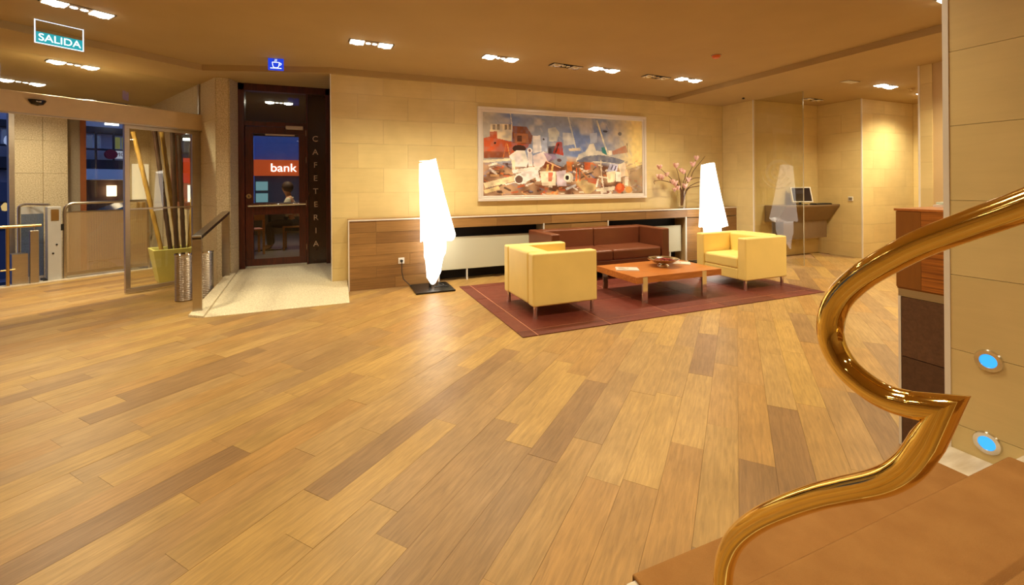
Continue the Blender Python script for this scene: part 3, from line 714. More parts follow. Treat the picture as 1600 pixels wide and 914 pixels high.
ctiles(5.99, CX1, 0, .79, [.35, .7, .9])
def radiator(label, x0, x1):
    t = thing('radiator', label, 'radiator', ((x0 + x1) / 2, 6.33, 0))
    MB().box(x0, x1, 6.30, 6.33, .165, .645).build('front_plate', M_rad, t, bevel=.004)
    MB().box(x0 + .02, x1 - .02, 6.33, 6.42, .19, .62).build('fin_body', mat('radiator_core', srgb(120, 116, 100), .6), t)
    for x in (x0 + .42 * (x1 - x0) * .6, x1 - .25): MB().box(x - .006, x + .006, 6.30, 6.36, 0, .165).build('foot', M_white, t)
radiator('pale grey radiator in the left console opening behind the armchair', 1.43, 3.05)
radiator('pale grey radiator in the right console opening beside the sofa', 4.32, 5.94)
# socket and plug
def socket(name, label, M):
    t = tag(MB().box(-.042, .042, -.012, 0, -.042, .042).build(name, M_white, bevel=.004), label, 'socket'); t.matrix_world = M
    return t
s1 = socket('wall_socket', 'white wall socket with black plug on the console end', Matrix.Translation((.862, YC, .365)))
MB().lathe([(.018, 0), (.02, .03), (.008, .045)], (0, -.012, 0), 14, Matrix.Rotation(R(90), 3, 'X')).build('plug', M_black, s1, world=False, smooth=True)
MB().tube([(0, -.05, 0), (0, -.06, -.04), (.0, -.045, -.15), (.02, -.05, -.25), (.11, -.1, -.34), (.2, -.16, -.358), (.27, -.22, -.352)], .006, 8).build('cable', M_black, s1, world=False, smooth=True)
s2 = socket('wall_socket', 'grey switch plate on the passage wall beside the internet desk', Matrix.Translation((9.08, 5.24, 1.10)) @ Matrix.Rotation(R(-90), 4, 'Z'))
MB().box(-.03, .03, -.016, -.012, -.025, .025).build('rocker', M_steel, s2, world=False)

# ------------------------------------------------------------------ draped cloth lamps
lamp = thing('cloth_lamp', 'glowing white draped cloth floor lamp before the left console end', 'lamp', (1.22, 5.95, 0), 0, 'draped cloth floor lamps')
MB().box(-.25, .27, -.28, .26, .002, .022).build('base_plate', mat('black_steel_plate', srgb(38, 34, 32), .35, .5), lamp, world=False, bevel=.003)
MB().tube([(-.012, 0, .02), (-.012, 0, 1.6)], .016, 10).build('pole', M_black, lamp, world=False, smooth=True)
def drape(prof, hem, nt=72, ph=0., folds=(5, .05)):
    """prof: (z, centre x, radius); hem(theta)-> z shift at the last ring; top(theta) at the first"""
    b = MB(); n = len(prof)
    for i, (z, cx, r) in enumerate(prof):
        f = i / (n - 1)
        for j in range(nt):
            a = 2 * math.pi * j / nt
            rr = r * (1 + folds[1] * f * math.cos(folds[0] * a + ph) + .5 * folds[1] * f * math.cos(3 * a + 1 + ph))
            b.v.append((cx + rr * math.cos(a), rr * math.sin(a), z + hem(a, f)))
    for i in range(n - 1):
        for j in range(nt): p, q = i * nt + j, i * nt + (j + 1) % nt; b.f.append((p, p + nt, q + nt, q))
    return b
up_ = lambda a, f: (1 - f) * .035 * math.cos(a) + f * (.035 * math.cos(a) + .03 * math.sin(2 * a + .6) + .015 * math.cos(5 * a))
MB.lathe
b = drape([(1.745, -.035, .112), (1.5, -.012, .14), (1.2, .025, .172), (.9, .065, .208), (.67, .092, .238)], up_); b.build('upper_drape', M_lampglow, lamp, smooth=True, world=False, angle=80)
lo_ = lambda a, f: f * (.05 * math.cos(a - .3) + .05 * math.cos(2 * a + .4))
b = drape([(.85, .05, .14), (.66, .055, .148), (.55, .06, .148), (.44, .055, .142), (.38, .05, .118), (.24, .042, .098), (.15, .04, .09)], lo_, ph=1.3, folds=(4, .1)); b.build('lower_drape', M_lampglow, lamp, smooth=True, world=False, angle=80)
b = MB(); b.lathe([(.0001, 0), (.112, 0)], (-.035, 0, 1.742), 36); b.build('top_disc', M_lampglow, lamp, world=False)
MB().tube([(.1 + .11 * math.cos(t) * (1 - .03 * k), -.12 + .09 * math.sin(t) * (1 - .03 * k), .03 + .002 * k) for k, t in enumerate(np.linspace(0, 13, 40))], .006, 6).build('coiled_cable', M_black, lamp, world=False, smooth=True)
dup(lamp, (6.17, 5.85, 0), 0, 'glowing white draped cloth floor lamp behind the right armchair')

# ------------------------------------------------------------------ painting
PX0, PX1, PZ0, PZ1 = 2.085, 5.325, 1.155, 2.645
pic = thing('framed_painting', 'wide harbour scrapyard painting in a silver frame', 'painting', (PX0, YW, PZ0))
b = frame_rect(PX0, PX1, PZ0, PZ1, .05, YW - .055, YW - .0); b.build('outer_frame', M_silver, pic, bevel=.008)
b = frame_rect(PX0 + .05, PX1 - .05, PZ0 + .05, PZ1 - .05, .035, YW - .042, YW - .0); b.build('inner_frame', M_silver, pic, bevel=.006)
NX, NZ = 330, 150
img = np.zeros((NZ, NX, 3))
yy, xx = np.mgrid[0:NZ, 0:NX]; U = (xx + .5) / NX; V = (yy + .5) / NZ       # V down
def C(r, g, b_): return np.array(srgb(r, g, b_)[:3])
nrng = np.random.default_rng(5)
def smooth_noise(nx, ny):
    g = nrng.random((ny + 2, nx + 2)); fx = U * nx; fy = V * ny; ix = fx.astype(int); iy = fy.astype(int); tx = fx - ix; ty = fy - iy
    tx = tx * tx * (3 - 2 * tx); ty = ty * ty * (3 - 2 * ty)
    return (g[iy, ix] * (1 - tx) + g[iy, ix + 1] * tx) * (1 - ty) + (g[iy + 1, ix] * (1 - tx) + g[iy + 1, ix + 1] * tx) * ty
def lerp(a, b_, t): return a * (1 - t[..., None]) + b_ * t[..., None]
n1, n2, n3 = smooth_noise(7, 4), smooth_noise(22, 11), smooth_noise(60, 28)
sky = lerp(C(150, 156, 170) * np.ones((NZ, NX, 3)), C(112, 132, 184) * np.ones((NZ, NX, 3)), np.clip(n1 * 1.4 - .1, 0, 1))
sky = lerp(sky, C(206, 198, 190) * np.ones((NZ, NX, 3)), np.clip((n2 - .55) * 2, 0, .6))
tR = np.clip((U - .74) / .2, 0, 1) * np.clip(1.15 - abs(V - .35) * .7, 0, 1); sky = lerp(sky, C(230, 206, 138) * np.ones((NZ, NX, 3)), tR)
tL = np.clip((.15 - U) / .12, 0, 1); sky = lerp(sky, C(186, 178, 156) * np.ones((NZ, NX, 3)), tL * .8)
deb = lerp(C(96, 60, 44) * np.ones((NZ, NX, 3)), C(186, 150, 120) * np.ones((NZ, NX, 3)), np.clip(n2 * 1.3 - .1, 0, 1))
img = lerp(sky, deb, np.clip((V - (.56 + .05 * np.sin(U * 9))) / .06, 0, 1) * np.where(U > .86, .55, 1))
def uv(x, y):
    u = (x - 232) / 1098; t = 150 + 75 * u; bt = 745 - 23 * u; return u, (y - t) / (bt - t)
def poly(pts, c, al=1.):
    q = [uv(*p) for p in pts]; ins = np.zeros((NZ, NX), bool); j = len(q) - 1
    for i in range(len(q)):
        (xi, yi), (xj, yj) = q[i], q[j]
        if abs(yj - yi) > 1e-9: ins ^= ((yi > V) != (yj > V)) & (U < (xj - xi) * (V - yi) / (yj - yi) + xi)
        j = i
    t = ins * al * np.clip(.82 + .5 * (n3 - .3), 0, 1); img[:] = lerp(img, C(*c) * (.75 + .5 * n2[..., None]), t)
def ell(x, y, rx, ry, c, al=1.):
    u, v = uv(x, y); t = (((U - u) / (rx / 1098)) ** 2 + ((V - v) / (ry / 580)) ** 2 < 1) * al; img[:] = lerp(img, C(*c) * np.ones((NZ, NX, 3)), t)
def stroke(x0, y0, x1, y1, w, c, al=1.):
    dx, dy = x1 - x0, y1 - y0; L_ = math.hypot(dx, dy) or 1; nx, ny = -dy / L_ * w / 2, dx / L_ * w / 2
    poly([(x0 + nx, y0 + ny), (x1 + nx, y1 + ny), (x1 - nx, y1 - ny), (x0 - nx, y0 - ny)], c, al)
pal = [(230, 220, 205), (190, 90, 50), (120, 60, 40), (70, 50, 44), (236, 226, 220), (206, 160, 110), (150, 130, 130), (110, 110, 140), (216, 120, 60), (60, 40, 36)]
pr_ = random.Random(11)
for i in range(330):
    x, y = pr_.uniform(235, 1325), pr_.uniform(505, 735); a = pr_.uniform(-.7, .7); l = pr_.uniform(10, 55)
    stroke(x, y, x + l * math.cos(a), y + l * math.sin(a), pr_.uniform(4, 16), pr_.choice(pal), .85 if x < 1180 else .4)
for i in range(120):
    x, y = pr_.uniform(260, 1250), pr_.uniform(200, 430); l = pr_.uniform(10, 50); stroke(x, y, x + l * .5, y + l, pr_.uniform(4, 14), pr_.choice([(206, 200, 190), (130, 140, 176), (170, 166, 170)]), .25)
stroke(400, 155, 410, 240, 4, (220, 210, 190)); stroke(780, 190, 832, 410, 8, (206, 206, 200)); stroke(982, 215, 1065, 460, 11, (226, 220, 196))
poly([(280, 235), (412, 240), (408, 355), (310, 345), (275, 300)], (224, 208, 178))
for x in (292, 318, 366, 388): poly([(x, 240), (x + 16, 240), (x + 16, 278), (x, 278)], (130, 116, 104))
poly([(240, 335), (275, 325), (400, 360), (520, 375), (510, 400), (400, 470), (240, 475)], (186, 84, 46)); poly([(275, 290), (318, 290), (318, 340), (275, 335)], (176, 78, 44))
poly([(240, 430), (400, 430), (390, 480), (240, 480)], (110, 70, 50), .7); ell(306, 370, 7, 8, (50, 30, 26))
poly([(415, 250), (500, 255), (540, 320), (530, 380), (410, 370)], (132, 74, 46)); poly([(420, 300), (510, 305), (515, 370), (430, 370)], (176, 110, 70)); poly([(440, 320), (470, 320), (470, 360), (440, 360)], (90, 50, 36))
poly([(540, 320), (590, 318), (600, 430), (540, 445)], (236, 230, 232)); poly([(590, 325), (636, 330), (636, 430), (600, 430)], (176, 186, 214)); ell(612, 345, 6, 8, (60, 50, 60))
poly([(640, 270), (690, 260), (720, 300), (700, 360), (650, 360)], (196, 196, 190)); poly([(740, 300), (800, 300), (830, 380), (745, 390)], (196, 196, 196), .8); poly([(930, 305), (985, 300), (985, 370), (935, 375)], (170, 180, 206), .9)
poly([(640, 395), (690, 392), (690, 450), (640, 450)], (60, 46, 52)); poly([(672, 440), (700, 365), (735, 362), (745, 460)], (168, 54, 34)); stroke(690, 440, 712, 375, 10, (60, 30, 26))
poly([(1095, 430), (1200, 390), (1215, 440), (1100, 455)], (176, 112, 84), .9); stroke(1210, 375, 1212, 440, 4, (90, 66, 60)); poly([(1030, 285), (1060, 285), (1065, 400), (1035, 400)], (150, 160, 180), .6); ell(1045, 292, 18, 8, (60, 62, 80)); ell(1155, 310, 14, 14, (80, 84, 96), .8)
poly([(830, 500), (850, 450), (900, 430), (930, 380), (960, 375), (975, 425), (1050, 440), (1080, 460), (1190, 500), (1180, 520), (1000, 510), (880, 500)], (206, 200, 188))
poly([(830, 498), (900, 465), (1000, 455), (1100, 470), (1195, 498), (1160, 520), (1000, 500), (860, 505)], (96, 100, 124)); poly([(780, 410), (860, 405), (865, 425), (785, 428)], (216, 200, 176)); poly([(1015, 405), (1040, 400), (1060, 460), (1020, 440)], (40, 120, 124)); poly([(1065, 425), (1095, 425), (1095, 455), (1070, 460)], (230, 222, 206))
ell(455, 410, 42, 26, (60, 34, 28)); poly([(390, 460), (440, 420), (490, 425), (512, 500), (500, 540), (430, 535), (405, 490)], (244, 238, 232)); ell(450, 470, 20, 35, (226, 216, 222), .7)
stroke(235, 500, 400, 485, 18, (226, 214, 184)); poly([(405, 490), (430, 490), (428, 560), (410, 560)], (238, 220, 196)); stroke(375, 370, 355, 475, 5, (206, 120, 60)); stroke(380, 375, 395, 460, 5, (226, 160, 90))
ell(521, 424, 17, 19, (240, 226, 226)); ell(521, 423, 8, 11, (120, 90, 100)); poly([(508, 440), (536, 440), (540, 535), (512, 535)], (244, 232, 232))
poly([(540, 460), (610, 430), (670, 470), (640, 500), (570, 560), (545, 530)], (240, 222, 222)); poly([(610, 440), (690, 450), (700, 480), (640, 500)], (150, 120, 160), .8)
poly([(670, 500), (760, 460), (775, 500), (740, 540), (690, 520)], (140, 146, 166)); ell(715, 492, 15, 12, (90, 66, 70))
poly([(625, 495), (725, 545), (715, 580), (605, 545)], (120, 60, 40)); stroke(625, 497, 725, 545, 7, (236, 180, 150))
for x in (640, 672): stroke(x, 520, x - 8, 575, 14, (216, 180, 110))
stroke(240, 670, 470, 605, 38, (226, 208, 170)); stroke(240, 715, 330, 685, 26, (214, 190, 140)); stroke(410, 572, 585, 545, 26, (240, 230, 224))
poly([(430, 590), (530, 555), (580, 560), (560, 610), (470, 660)], (246, 240, 242)); ell(453, 625, 31, 34, (246, 240, 240)); ell(452, 626, 24, 27, (110, 84, 76))
poly([(585, 570), (690, 570), (690, 670), (600, 670)], (240, 224, 200)); poly([(640, 575), (672, 575), (665, 640), (640, 640)], (196, 84, 50), .9); poly([(695, 570), (760, 560), (765, 670), (700, 675)], (206, 190, 206)); stroke(560, 560, 575, 640, 26, (244, 238, 240))
ell(780, 612, 32, 38, (206, 196, 180)); ell(769, 613, 23, 28, (244, 234, 220)); ell(769, 614, 13, 17, (40, 26, 24)); poly([(765, 500), (800, 505), (805, 570), (770, 560)], (196, 116, 56))
poly([(820, 625), (970, 640), (980, 690), (930, 725), (890, 722)], (190, 166, 120)); stroke(835, 545, 832, 640, 9, (216, 104, 50)); stroke(858, 548, 858, 640, 9, (216, 104, 50)); stroke(850, 545, 905, 610, 8, (206, 130, 70)); poly([(890, 505), (935, 505), (935, 560), (890, 560)], (186, 88, 50)); stroke(760, 695, 830, 665, 16, (196, 196, 206))
poly([(915, 615), (980, 620), (975, 660), (915, 645)], (176, 90, 64)); stroke(990, 620, 975, 680, 12, (236, 222, 210)); stroke(1015, 600, 1030, 690, 10, (236, 222, 210)); stroke(995, 605, 1060, 615, 10, (230, 214, 196)); stroke(1010, 490, 1015, 610, 8, (226, 206, 180)); poly([(975, 690), (1115, 670), (1110, 700), (975, 710)], (236, 222, 200))
poly([(1080, 515), (1140, 520), (1130, 570), (1055, 570)], (190, 190, 222)); stroke(1085, 560, 1100, 525, 9, (70, 60, 90)); stroke(1110, 565, 1125, 532, 9, (70, 60, 90))
poly([(1050, 575), (1120, 565), (1115, 640), (1060, 650)], (242, 222, 190)); poly([(1140, 520), (1195, 510), (1205, 600), (1160, 610)], (232, 212, 190)); poly([(1120, 570), (1160, 575), (1160, 640), (1120, 640)], (244, 236, 224)); poly([(1195, 555), (1232, 560), (1225, 605), (1195, 600)], (220, 190, 150)); poly([(1190, 605), (1222, 605), (1215, 670), (1192, 665)], (236, 214, 196))
ell(1153, 683, 36, 36, (196, 84, 44)); ell(1148, 676, 18, 25, (226, 120, 64), .7); ell(1222, 695, 30, 26, (206, 150, 84))
poly([(1210, 560), (1330, 520), (1330, 720), (1250, 720)], (110, 84, 74), .5)
img = np.clip(img * 1.2 * (.9 + .2 * n3[..., None]), 0, 1)
cx0, cx1, cz0, cz1 = PX0 + .08, PX1 - .08, PZ0 + .08, PZ1 - .08
me = bpy.data.meshes.new('canvas')
vx, vz = np.meshgrid(np.linspace(cx0, cx1, NX + 1) - PX0, np.linspace(cz1, cz0, NZ + 1) - PZ0)
vv = np.stack([vx.ravel(), np.full(vx.size, -.03), vz.ravel()], 1)
ii = (np.arange(NZ)[:, None] * (NX + 1) + np.arange(NX)[None]).ravel()
ff = np.stack([ii + NX + 1, ii + NX + 2, ii + 1, ii], 1)
me.from_pydata(vv.tolist(), [], ff.tolist()); me.update()
ca_ = me.color_attributes.new('paint', 'FLOAT_COLOR', 'CORNER')
cc = np.ones((NZ * NX, 4, 4)); cc[:, :, :3] = img.reshape(-1, 1, 3)
ca_.data.foreach_set('color', cc.astype(np.float32).ravel())
m, nt, p = newmat('oil_paint'); vc = N(nt, 'ShaderNodeVertexColor'); vc.layer_name = 'paint'; nt.links.new(vc.outputs[0], p.inputs['Base Color']); p.inputs['Roughness'].default_value = .35
mk('canvas', me, m, pic)
MB().box(cx0, cx1, YW - .028, YW - .004, cz0, cz1).build('backing', M_dark, pic)

# ------------------------------------------------------------------ rug
rug = thing('leather_rug', 'oxblood leather rug of stitched panels under the seating group', 'rug', (1.595, 3.675, 0))
RX0, RX1, RY0, RY1 = 1.595, 5.83, 3.675, 5.88
MB().box(RX0 + .002, RX1 - .002, RY0 + .002, RY1 - .002, .001, .006).build('backing', M_stitch, rug)
xs = [RX0, 1.752, 2.56, 3.37, 4.13, 4.93, 5.675, RX1]; ys = [RY0, 3.838, 4.49, 5.107, 5.73, RY1]
for i in range(7):
    for j in range(5):
        g = .006
        o = MB().box(xs[i] + (g if i else 0), xs[i + 1] - (g if i < 6 else 0), ys[j] + (g if j else 0), ys[j + 1] - (g if j < 4 else 0), .003, .0085).build('leather_panel', M_rug, rug)

# ------------------------------------------------------------------ armchairs, sofa, table
def armchair(label, loc, rz):
    t = thing('armchair', label, 'armchair', loc, rz, 'cream cube armchairs')
    L_, W_ = .78, .83                    # x depth, y width; faces +x
    x0, x1, y0, y1 = -L_ / 2, L_ / 2, -W_ / 2, W_ / 2; at_ = .13; zb = .135
    for s_ in (0, 1):
        ya = y0 if s_ == 0 else y1 - at_
        MB().box(x0, x1, ya, ya + at_, zb, .69).build('arm', M_yel, t, world=False, bevel=.022, seg=4)
    MB().box(x0, x0 + .15, y0 + at_ + .002, y1 - at_ - .002, zb, .70).build('backrest', M_yel, t, world=False, bevel=.035, seg=4)
    MB().box(x0 + .14, x0 + .27, y0 + at_ + .004, y1 - at_ - .004, .40, .685).build('back_cushion', M_yel, t, world=False, bevel=.03, seg=4)
    MB().box(x0 + .14, x1 - .01, y0 + at_ + .003, y1 - at_ - .003, .27, .43).build('seat_cushion', M_yel, t, world=False, bevel=.035, seg=4)
    MB().box(x0 + .14, x1 - .015, y0 + at_ + .003, y1 - at_ - .003, zb, .275).build('front_rail', M_yel, t, world=False, bevel=.012)
    for x in (x0 + .045, x1 - .045):
        for y in (y0 + .045, y1 - .045): MB().tube([(x, y, .009), (x, y, zb + .02)], .021, 14).build('leg', M_chrome, t, world=False, smooth=True)
    return t
armchair('cream yellow cube armchair with its back to the left lamp', (2.285, 4.505, 0), 0)
armchair('cream yellow cube armchair on the right in front of the right lamp', (5.31, 4.50, 0), 180)
sofa = thing('sofa', 'low brown leather two seat sofa against the console', 'sofa', (3.82, 5.78, 0))
SX0, SX1, SY0, SY1, SZ = 2.79, 4.86, 5.40, 6.18, .715
for x in (SX0, SX1 - .14): MB().box(x, x + .14, SY0, SY1, .13, SZ).build('arm', M_brn, sofa, bevel=.02, seg=4)
for i in range(2):
    xa = SX0 + .142 + i * (SX1 - SX0 - .284) / 2; xb = xa + (SX1 - SX0 - .284) / 2 - .003
    MB().box(xa, xb, SY1 - .24, SY1 - .0, .13, SZ).build('back_cushion', M_brn, sofa, bevel=.025, seg=4)
    MB().box(xa, xb, SY0 + .01, SY1 - .22, .28, .44).build('seat_cushion', M_brn, sofa, bevel=.035, seg=4)
MB().box(SX0 + .142, SX1 - .142, SY0 + .02, SY1 - .02, .13, .285).build('base', M_brn, sofa, bevel=.01)
for x in (SX0 + .06, SX1 - .06):
    for y in (SY0 + .06, SY1 - .06): MB().tube([(x, y, .009), (x, y, .15)], .021, 14).build('leg', M_chrome, sofa, smooth=True)
tab = thing('coffee_table', 'square cherry wood coffee table with flat steel legs', 'table', (3.9, 4.55, 0))
TX0, TX1, TY0, TY1, TZ = 3.24, 4.565, 4.145, 4.97, .322
MB().box(TX0, TX1, TY0, TY1, TZ - .078, TZ).build('table_top', M_cherry, tab, bevel=.003)
for x, y in ((3.366, TY0 - .004), (4.277, TY0 - .004), (3.366, TY1 - .02), (4.277, TY1 - .02)):
    MB().box(x - .035, x + .035, y, y + .024, .009, TZ - .005).build('leg', M_chrome, tab, bevel=.002)
bowl = thing('fruit_bowl', 'wide silver bowl on the coffee table', 'bowl', (4.03, 4.60, TZ))
MB().lathe([(.0001, .0), (.075, 0), (.07, .012), (.045, .022), (.05, .03), (.12, .045), (.19, .085), (.205, .098), (.2, .1), (.18, .088), (.11, .052), (.0001, .04)], (4.03, 4.60, TZ), 40).build('bowl_body', M_chrome, bowl, smooth=True, angle=70)
pb_ = MB(); pr2 = random.Random(2)
for i in range(60):
    a, r_ = pr2.uniform(0, 6.28), .12 * math.sqrt(pr2.random()); pb_.blob((4.06 + r_ * math.cos(a), 4.60 + r_ * math.sin(a), TZ + .062 + .03 * (1 - r_ / .12) + pr2.uniform(0, .01)), (.02, .016, .009), 6, 4)
tag(pb_.build('potpourri', mat('dried_petals', srgb(150, 50, 30), .8, c2=srgb(90, 30, 20), scale=20), smooth=True), 'dark red potpourri heaped in the silver bowl', 'potpourri', kind='stuff')
def magazine(label, x, y, rz, cover):
    t = thing('magazine', label, 'magazine', (x, y, TZ), rz)
    MB().box(-.1, .1, -.14, .14, .001, .008).build('pages', M_paper, t, world=False)
    MB().box(-.1, .1, -.14, .14, .008, .0095).build('cover', cover, t, world=False)
    MB().box(-.07, .05, -.02, .11, .0095, .0099).build('cover_picture', mat('cover_print', srgb(120, 96, 80), .4, c2=srgb(226, 214, 196), scale=14), t, world=False)
magazine('open pale magazine at the left end of the coffee table', 3.45, 4.60, 60, mat('grey_cover', srgb(206, 200, 190), .35))
magazine('pale magazine at the right end of the coffee table beyond the bowl', 4.36, 4.66, 50, mat('silver_cover', srgb(220, 212, 196), .35))

# ------------------------------------------------------------------ vase with magnolia
def rotz(v, a): return Vector(v)
vase = thing('glass_vase', 'clear glass vase on the console below the branches', 'vase', (6.03, 6.40, CT))
MB().lathe([(.0001, .002), (.085, .002), (.095, .3), (.10, .33), (.095, .33), (.088, .3), (.078, .014), (.0001, .014)], (6.06, 6.40, CT), 28).build('vase_body', glass('vase_glass', (.985, .98, .95)), vase, smooth=True)
MB().lathe([(.0001, .003), (.07, .003), (.07, .012), (.0001, .012)], (6.06, 6.40, CT + .002), 20).build('vase_base', M_chrome, vase, smooth=True)
br = [[(6.05, 6.40, 1.0), (6.03, 6.39, 1.32), (5.80, 6.36, 1.42), (5.55, 6.34, 1.47), (5.36, 6.33, 1.46), (5.37, 6.33, 1.40)],
      [(6.04, 6.40, 1.0), (6.0, 6.38, 1.33), (5.78, 6.36, 1.50), (5.60, 6.34, 1.62), (5.48, 6.33, 1.70)],
      [(6.05, 6.41, 1.0), (6.03, 6.40, 1.34), (5.97, 6.38, 1.55), (5.89, 6.36, 1.73)],
      [(6.06, 6.41, 1.0), (6.08, 6.40, 1.34), (6.12, 6.37, 1.55), (6.10, 6.36, 1.62), (5.98, 6.35, 1.66)],
      [(6.06, 6.40, 1.0), (6.10, 6.40, 1.30), (6.16, 6.37, 1.52), (6.26, 6.34, 1.72), (6.34, 6.33, 1.86)],
      [(6.07, 6.40, 1.0), (6.12, 6.40, 1.30), (6.24, 6.36, 1.52), (6.30, 6.34, 1.66), (6.46, 6.31, 1.84), (6.54, 6.30, 1.93)],
      [(6.07, 6.40, 1.0), (6.15, 6.38, 1.29), (6.35, 6.34, 1.42), (6.6, 6.30, 1.46), (6.82, 6.26, 1.49)],
      [(6.07, 6.40, 1.0), (6.18, 6.38, 1.30), (6.40, 6.34, 1.36), (6.62, 6.28, 1.41), (6.80, 6.25, 1.42)],
      [(6.06, 6.40, 1.0), (6.10, 6.38, 1.32), (6.26, 6.34, 1.50), (6.5, 6.3, 1.52), (6.78, 6.27, 1.54)]]
def cat(pts, n=6):
    pts = [Vector(p) for p in pts]; out = []
    for i in range(len(pts) - 1):
        p0, p1, p2, p3 = pts[max(i - 1, 0)], pts[i], pts[i + 1], pts[min(i + 2, len(pts) - 1)]
        for j in range(n):
            t = j / n; out.append(.5 * ((2 * p1) + (p2 - p0) * t + (2 * p0 - 5 * p1 + 4 * p2 - p3) * t * t + (3 * p1 - p0 - 3 * p2 + p3) * t ** 3))
    out.append(pts[-1]); return out
mag = thing('magnolia_branches', 'twisted branches with pink magnolia blossoms in the glass vase', 'branches', (6.05, 6.40, 1.0))
for b_ in br:
    pts = cat(b_); n = len(pts); MB().tube(pts, [.011 - .008 * i / n for i in range(n)], 6).build('branch', M_twig, mag, smooth=True)
def blossom(c, s=1.):
    b = MB(); c = Vector(c); pr3 = random.Random(int(c.x * 1000))
    for i in range(6):
        a = i * math.pi / 3 + pr3.random(); M3 = Matrix.Rotation(a, 3, 'Z') @ Matrix.Rotation(R(28), 3, 'Y') @ Matrix.Diagonal((.012 * s, .024 * s, .046 * s))
        prf = [(max(1e-4, math.sin(math.pi * k / 5)), -math.cos(math.pi * k / 5)) for k in range(6)]
        off = Matrix.Rotation(a, 3, 'Z') @ Vector((.022 * s, 0, .03 * s)); b.lathe(prf, c + off, 7, M3)
    b.build('blossom', M_pink, mag, smooth=True)
for c, s in (((5.48, 6.33, 1.68), 1.0), ((5.47, 6.33, 1.50), 1.1), ((5.54, 6.34, 1.49), 1.), ((5.66, 6.35, 1.55), .9), ((5.89, 6.36, 1.71), 1.1), ((6.0, 6.35, 1.63), .9), ((6.06, 6.35, 1.60), .9),
             ((6.28, 6.34, 1.74), 1.1), ((6.36, 6.33, 1.86), 1.), ((6.18, 6.36, 1.45), 1.1), ((5.86, 6.36, 1.38), 1.1), ((6.1, 6.36, 1.33), 1.1), ((5.80, 6.36, 1.41), 1.), ((5.93, 6.36, 1.30), .9), ((5.84, 6.35, 1.27), .8)): blossom(c, s * 1.15)

# ------------------------------------------------------------------ internet corner: glass screen, desk, monitor
gs = thing('glass_partition', 'tall frameless glass screen beside the internet desk', 'glass screen', (XR + .02, 5.83, 0))
GA = Vector((XR + .03, 5.835)); GB = Vector((7.36, 4.98)); gd = (GB - GA).normalized(); gn = Vector((-gd.y, gd.x)) * .005
MB().prism([(GA.x, GA.y), (GB.x, GB.y), (GB.x + gn.x * 2, GB.y + gn.y * 2), (GA.x + gn.x * 2, GA.y + gn.y * 2)], .003, Z2 - .003).build('pane', M_glassg, gs)
MB().prism([(GB.x - .001, GB.y - .004), (GB.x + .012, GB.y - .004), (GB.x + .012, GB.y + .002), (GB.x - .001, GB.y + .002)], .003, Z2 - .003).build('polished_edge', mat('glass_edge', srgb(176, 168, 140), .2, .3), gs)
em = MB(); ctr = GA.lerp(GB, .50)
M_etch = bpy.data.materials.new('etched_mark'); M_etch.use_nodes = True
nt = M_etch.node_tree; p = nt.nodes['Principled BSDF']; p.inputs['Base Color'].default_value = srgb(226, 214, 186); p.inputs['Alpha'].default_value = .14
for r0, r1, a0, a1 in ((.17, .23, .3, 5.8), (.08, .13, 2.0, 7.6), (.27, .30, 3.3, 5.6)):
    n = 40; vs_ = []
    for i in range(n + 1):
        a = a0 + (a1 - a0) * i / n
        for r_ in (r0, r1): q = ctr + gd * r_ * math.cos(a) - gn.normalized() * .002; vs_.append((q.x, q.y, 1.60 + r_ * math.sin(a)))
    em.add(vs_, [(2 * i, 2 * i + 1, 2 * i + 3, 2 * i + 2) for i in range(n)])
em.build('etched_emblem', M_etch, gs)
desk = thing('wall_desk', 'brown metal wedge shaped desk fixed to the niche wall', 'desk', (8.3, 5.85, .34))
M_bm = mat('bronze_metal', srgb(140, 116, 88), .45, .5, var=.05)
Myz = Matrix(((0, 0, 1, 0), (1, 0, 0, 0), (0, 1, 0, 0), (0, 0, 0, 1)))
MB().prism([(5.85, .99), (5.43, .99), (5.43, .962), (5.62, .68), (5.85, .68)], 7.55, 9.078, Myz).build('wedge_top', M_bm, desk, bevel=.003)
MB().box(7.75, 8.98, 5.62, 5.85, .34, .68).build('lower_box', M_bm, desk, bevel=.003)
mon = thing('monitor', 'small tilted flat monitor on the internet desk', 'monitor', (8.28, 5.66, .99))
MM = Matrix.Translation((8.30, 5.66, 1.18)) @ Matrix.Rotation(R(-24), 4, 'Z') @ Matrix.Rotation(R(-16), 4, 'X')
frame_rect(-.19, .19, -.15, .15, .018, -.02, .02, MM).build('bezel', M_trim, mon, bevel=.003)
MB().box(-.175, .175, -.012, .015, -.135, .135, MM).build('screen', M_screen, mon)
MB().tube([(8.30, 5.68, .99), (8.30, 5.68, 1.10)], .025, 10).build('stand', M_black, mon, smooth=True)
MB().box(8.2, 8.4, 5.6, 5.76, .99, 1.0).build('foot', M_black, mon)
kbd = thing('keyboard', 'black keyboard lying on the internet desk', 'keyboard', (8.62, 5.55, .99))
MB().box(8.43, 8.89, 5.46, 5.59, .992, 1.012).build('keyboard_body', M_black, kbd, bevel=.003)
kk = MB()
for i in range(15):
    for j in range(4): kk.box(8.445 + i * .029, 8.467 + i * .029, 5.467 + j * .03, 5.489 + j * .03, 1.012, 1.018)
ko = kk.build('keys', mat('key_grey', srgb(56, 52, 50), .5), kbd); ko['kind'] = 'stuff'

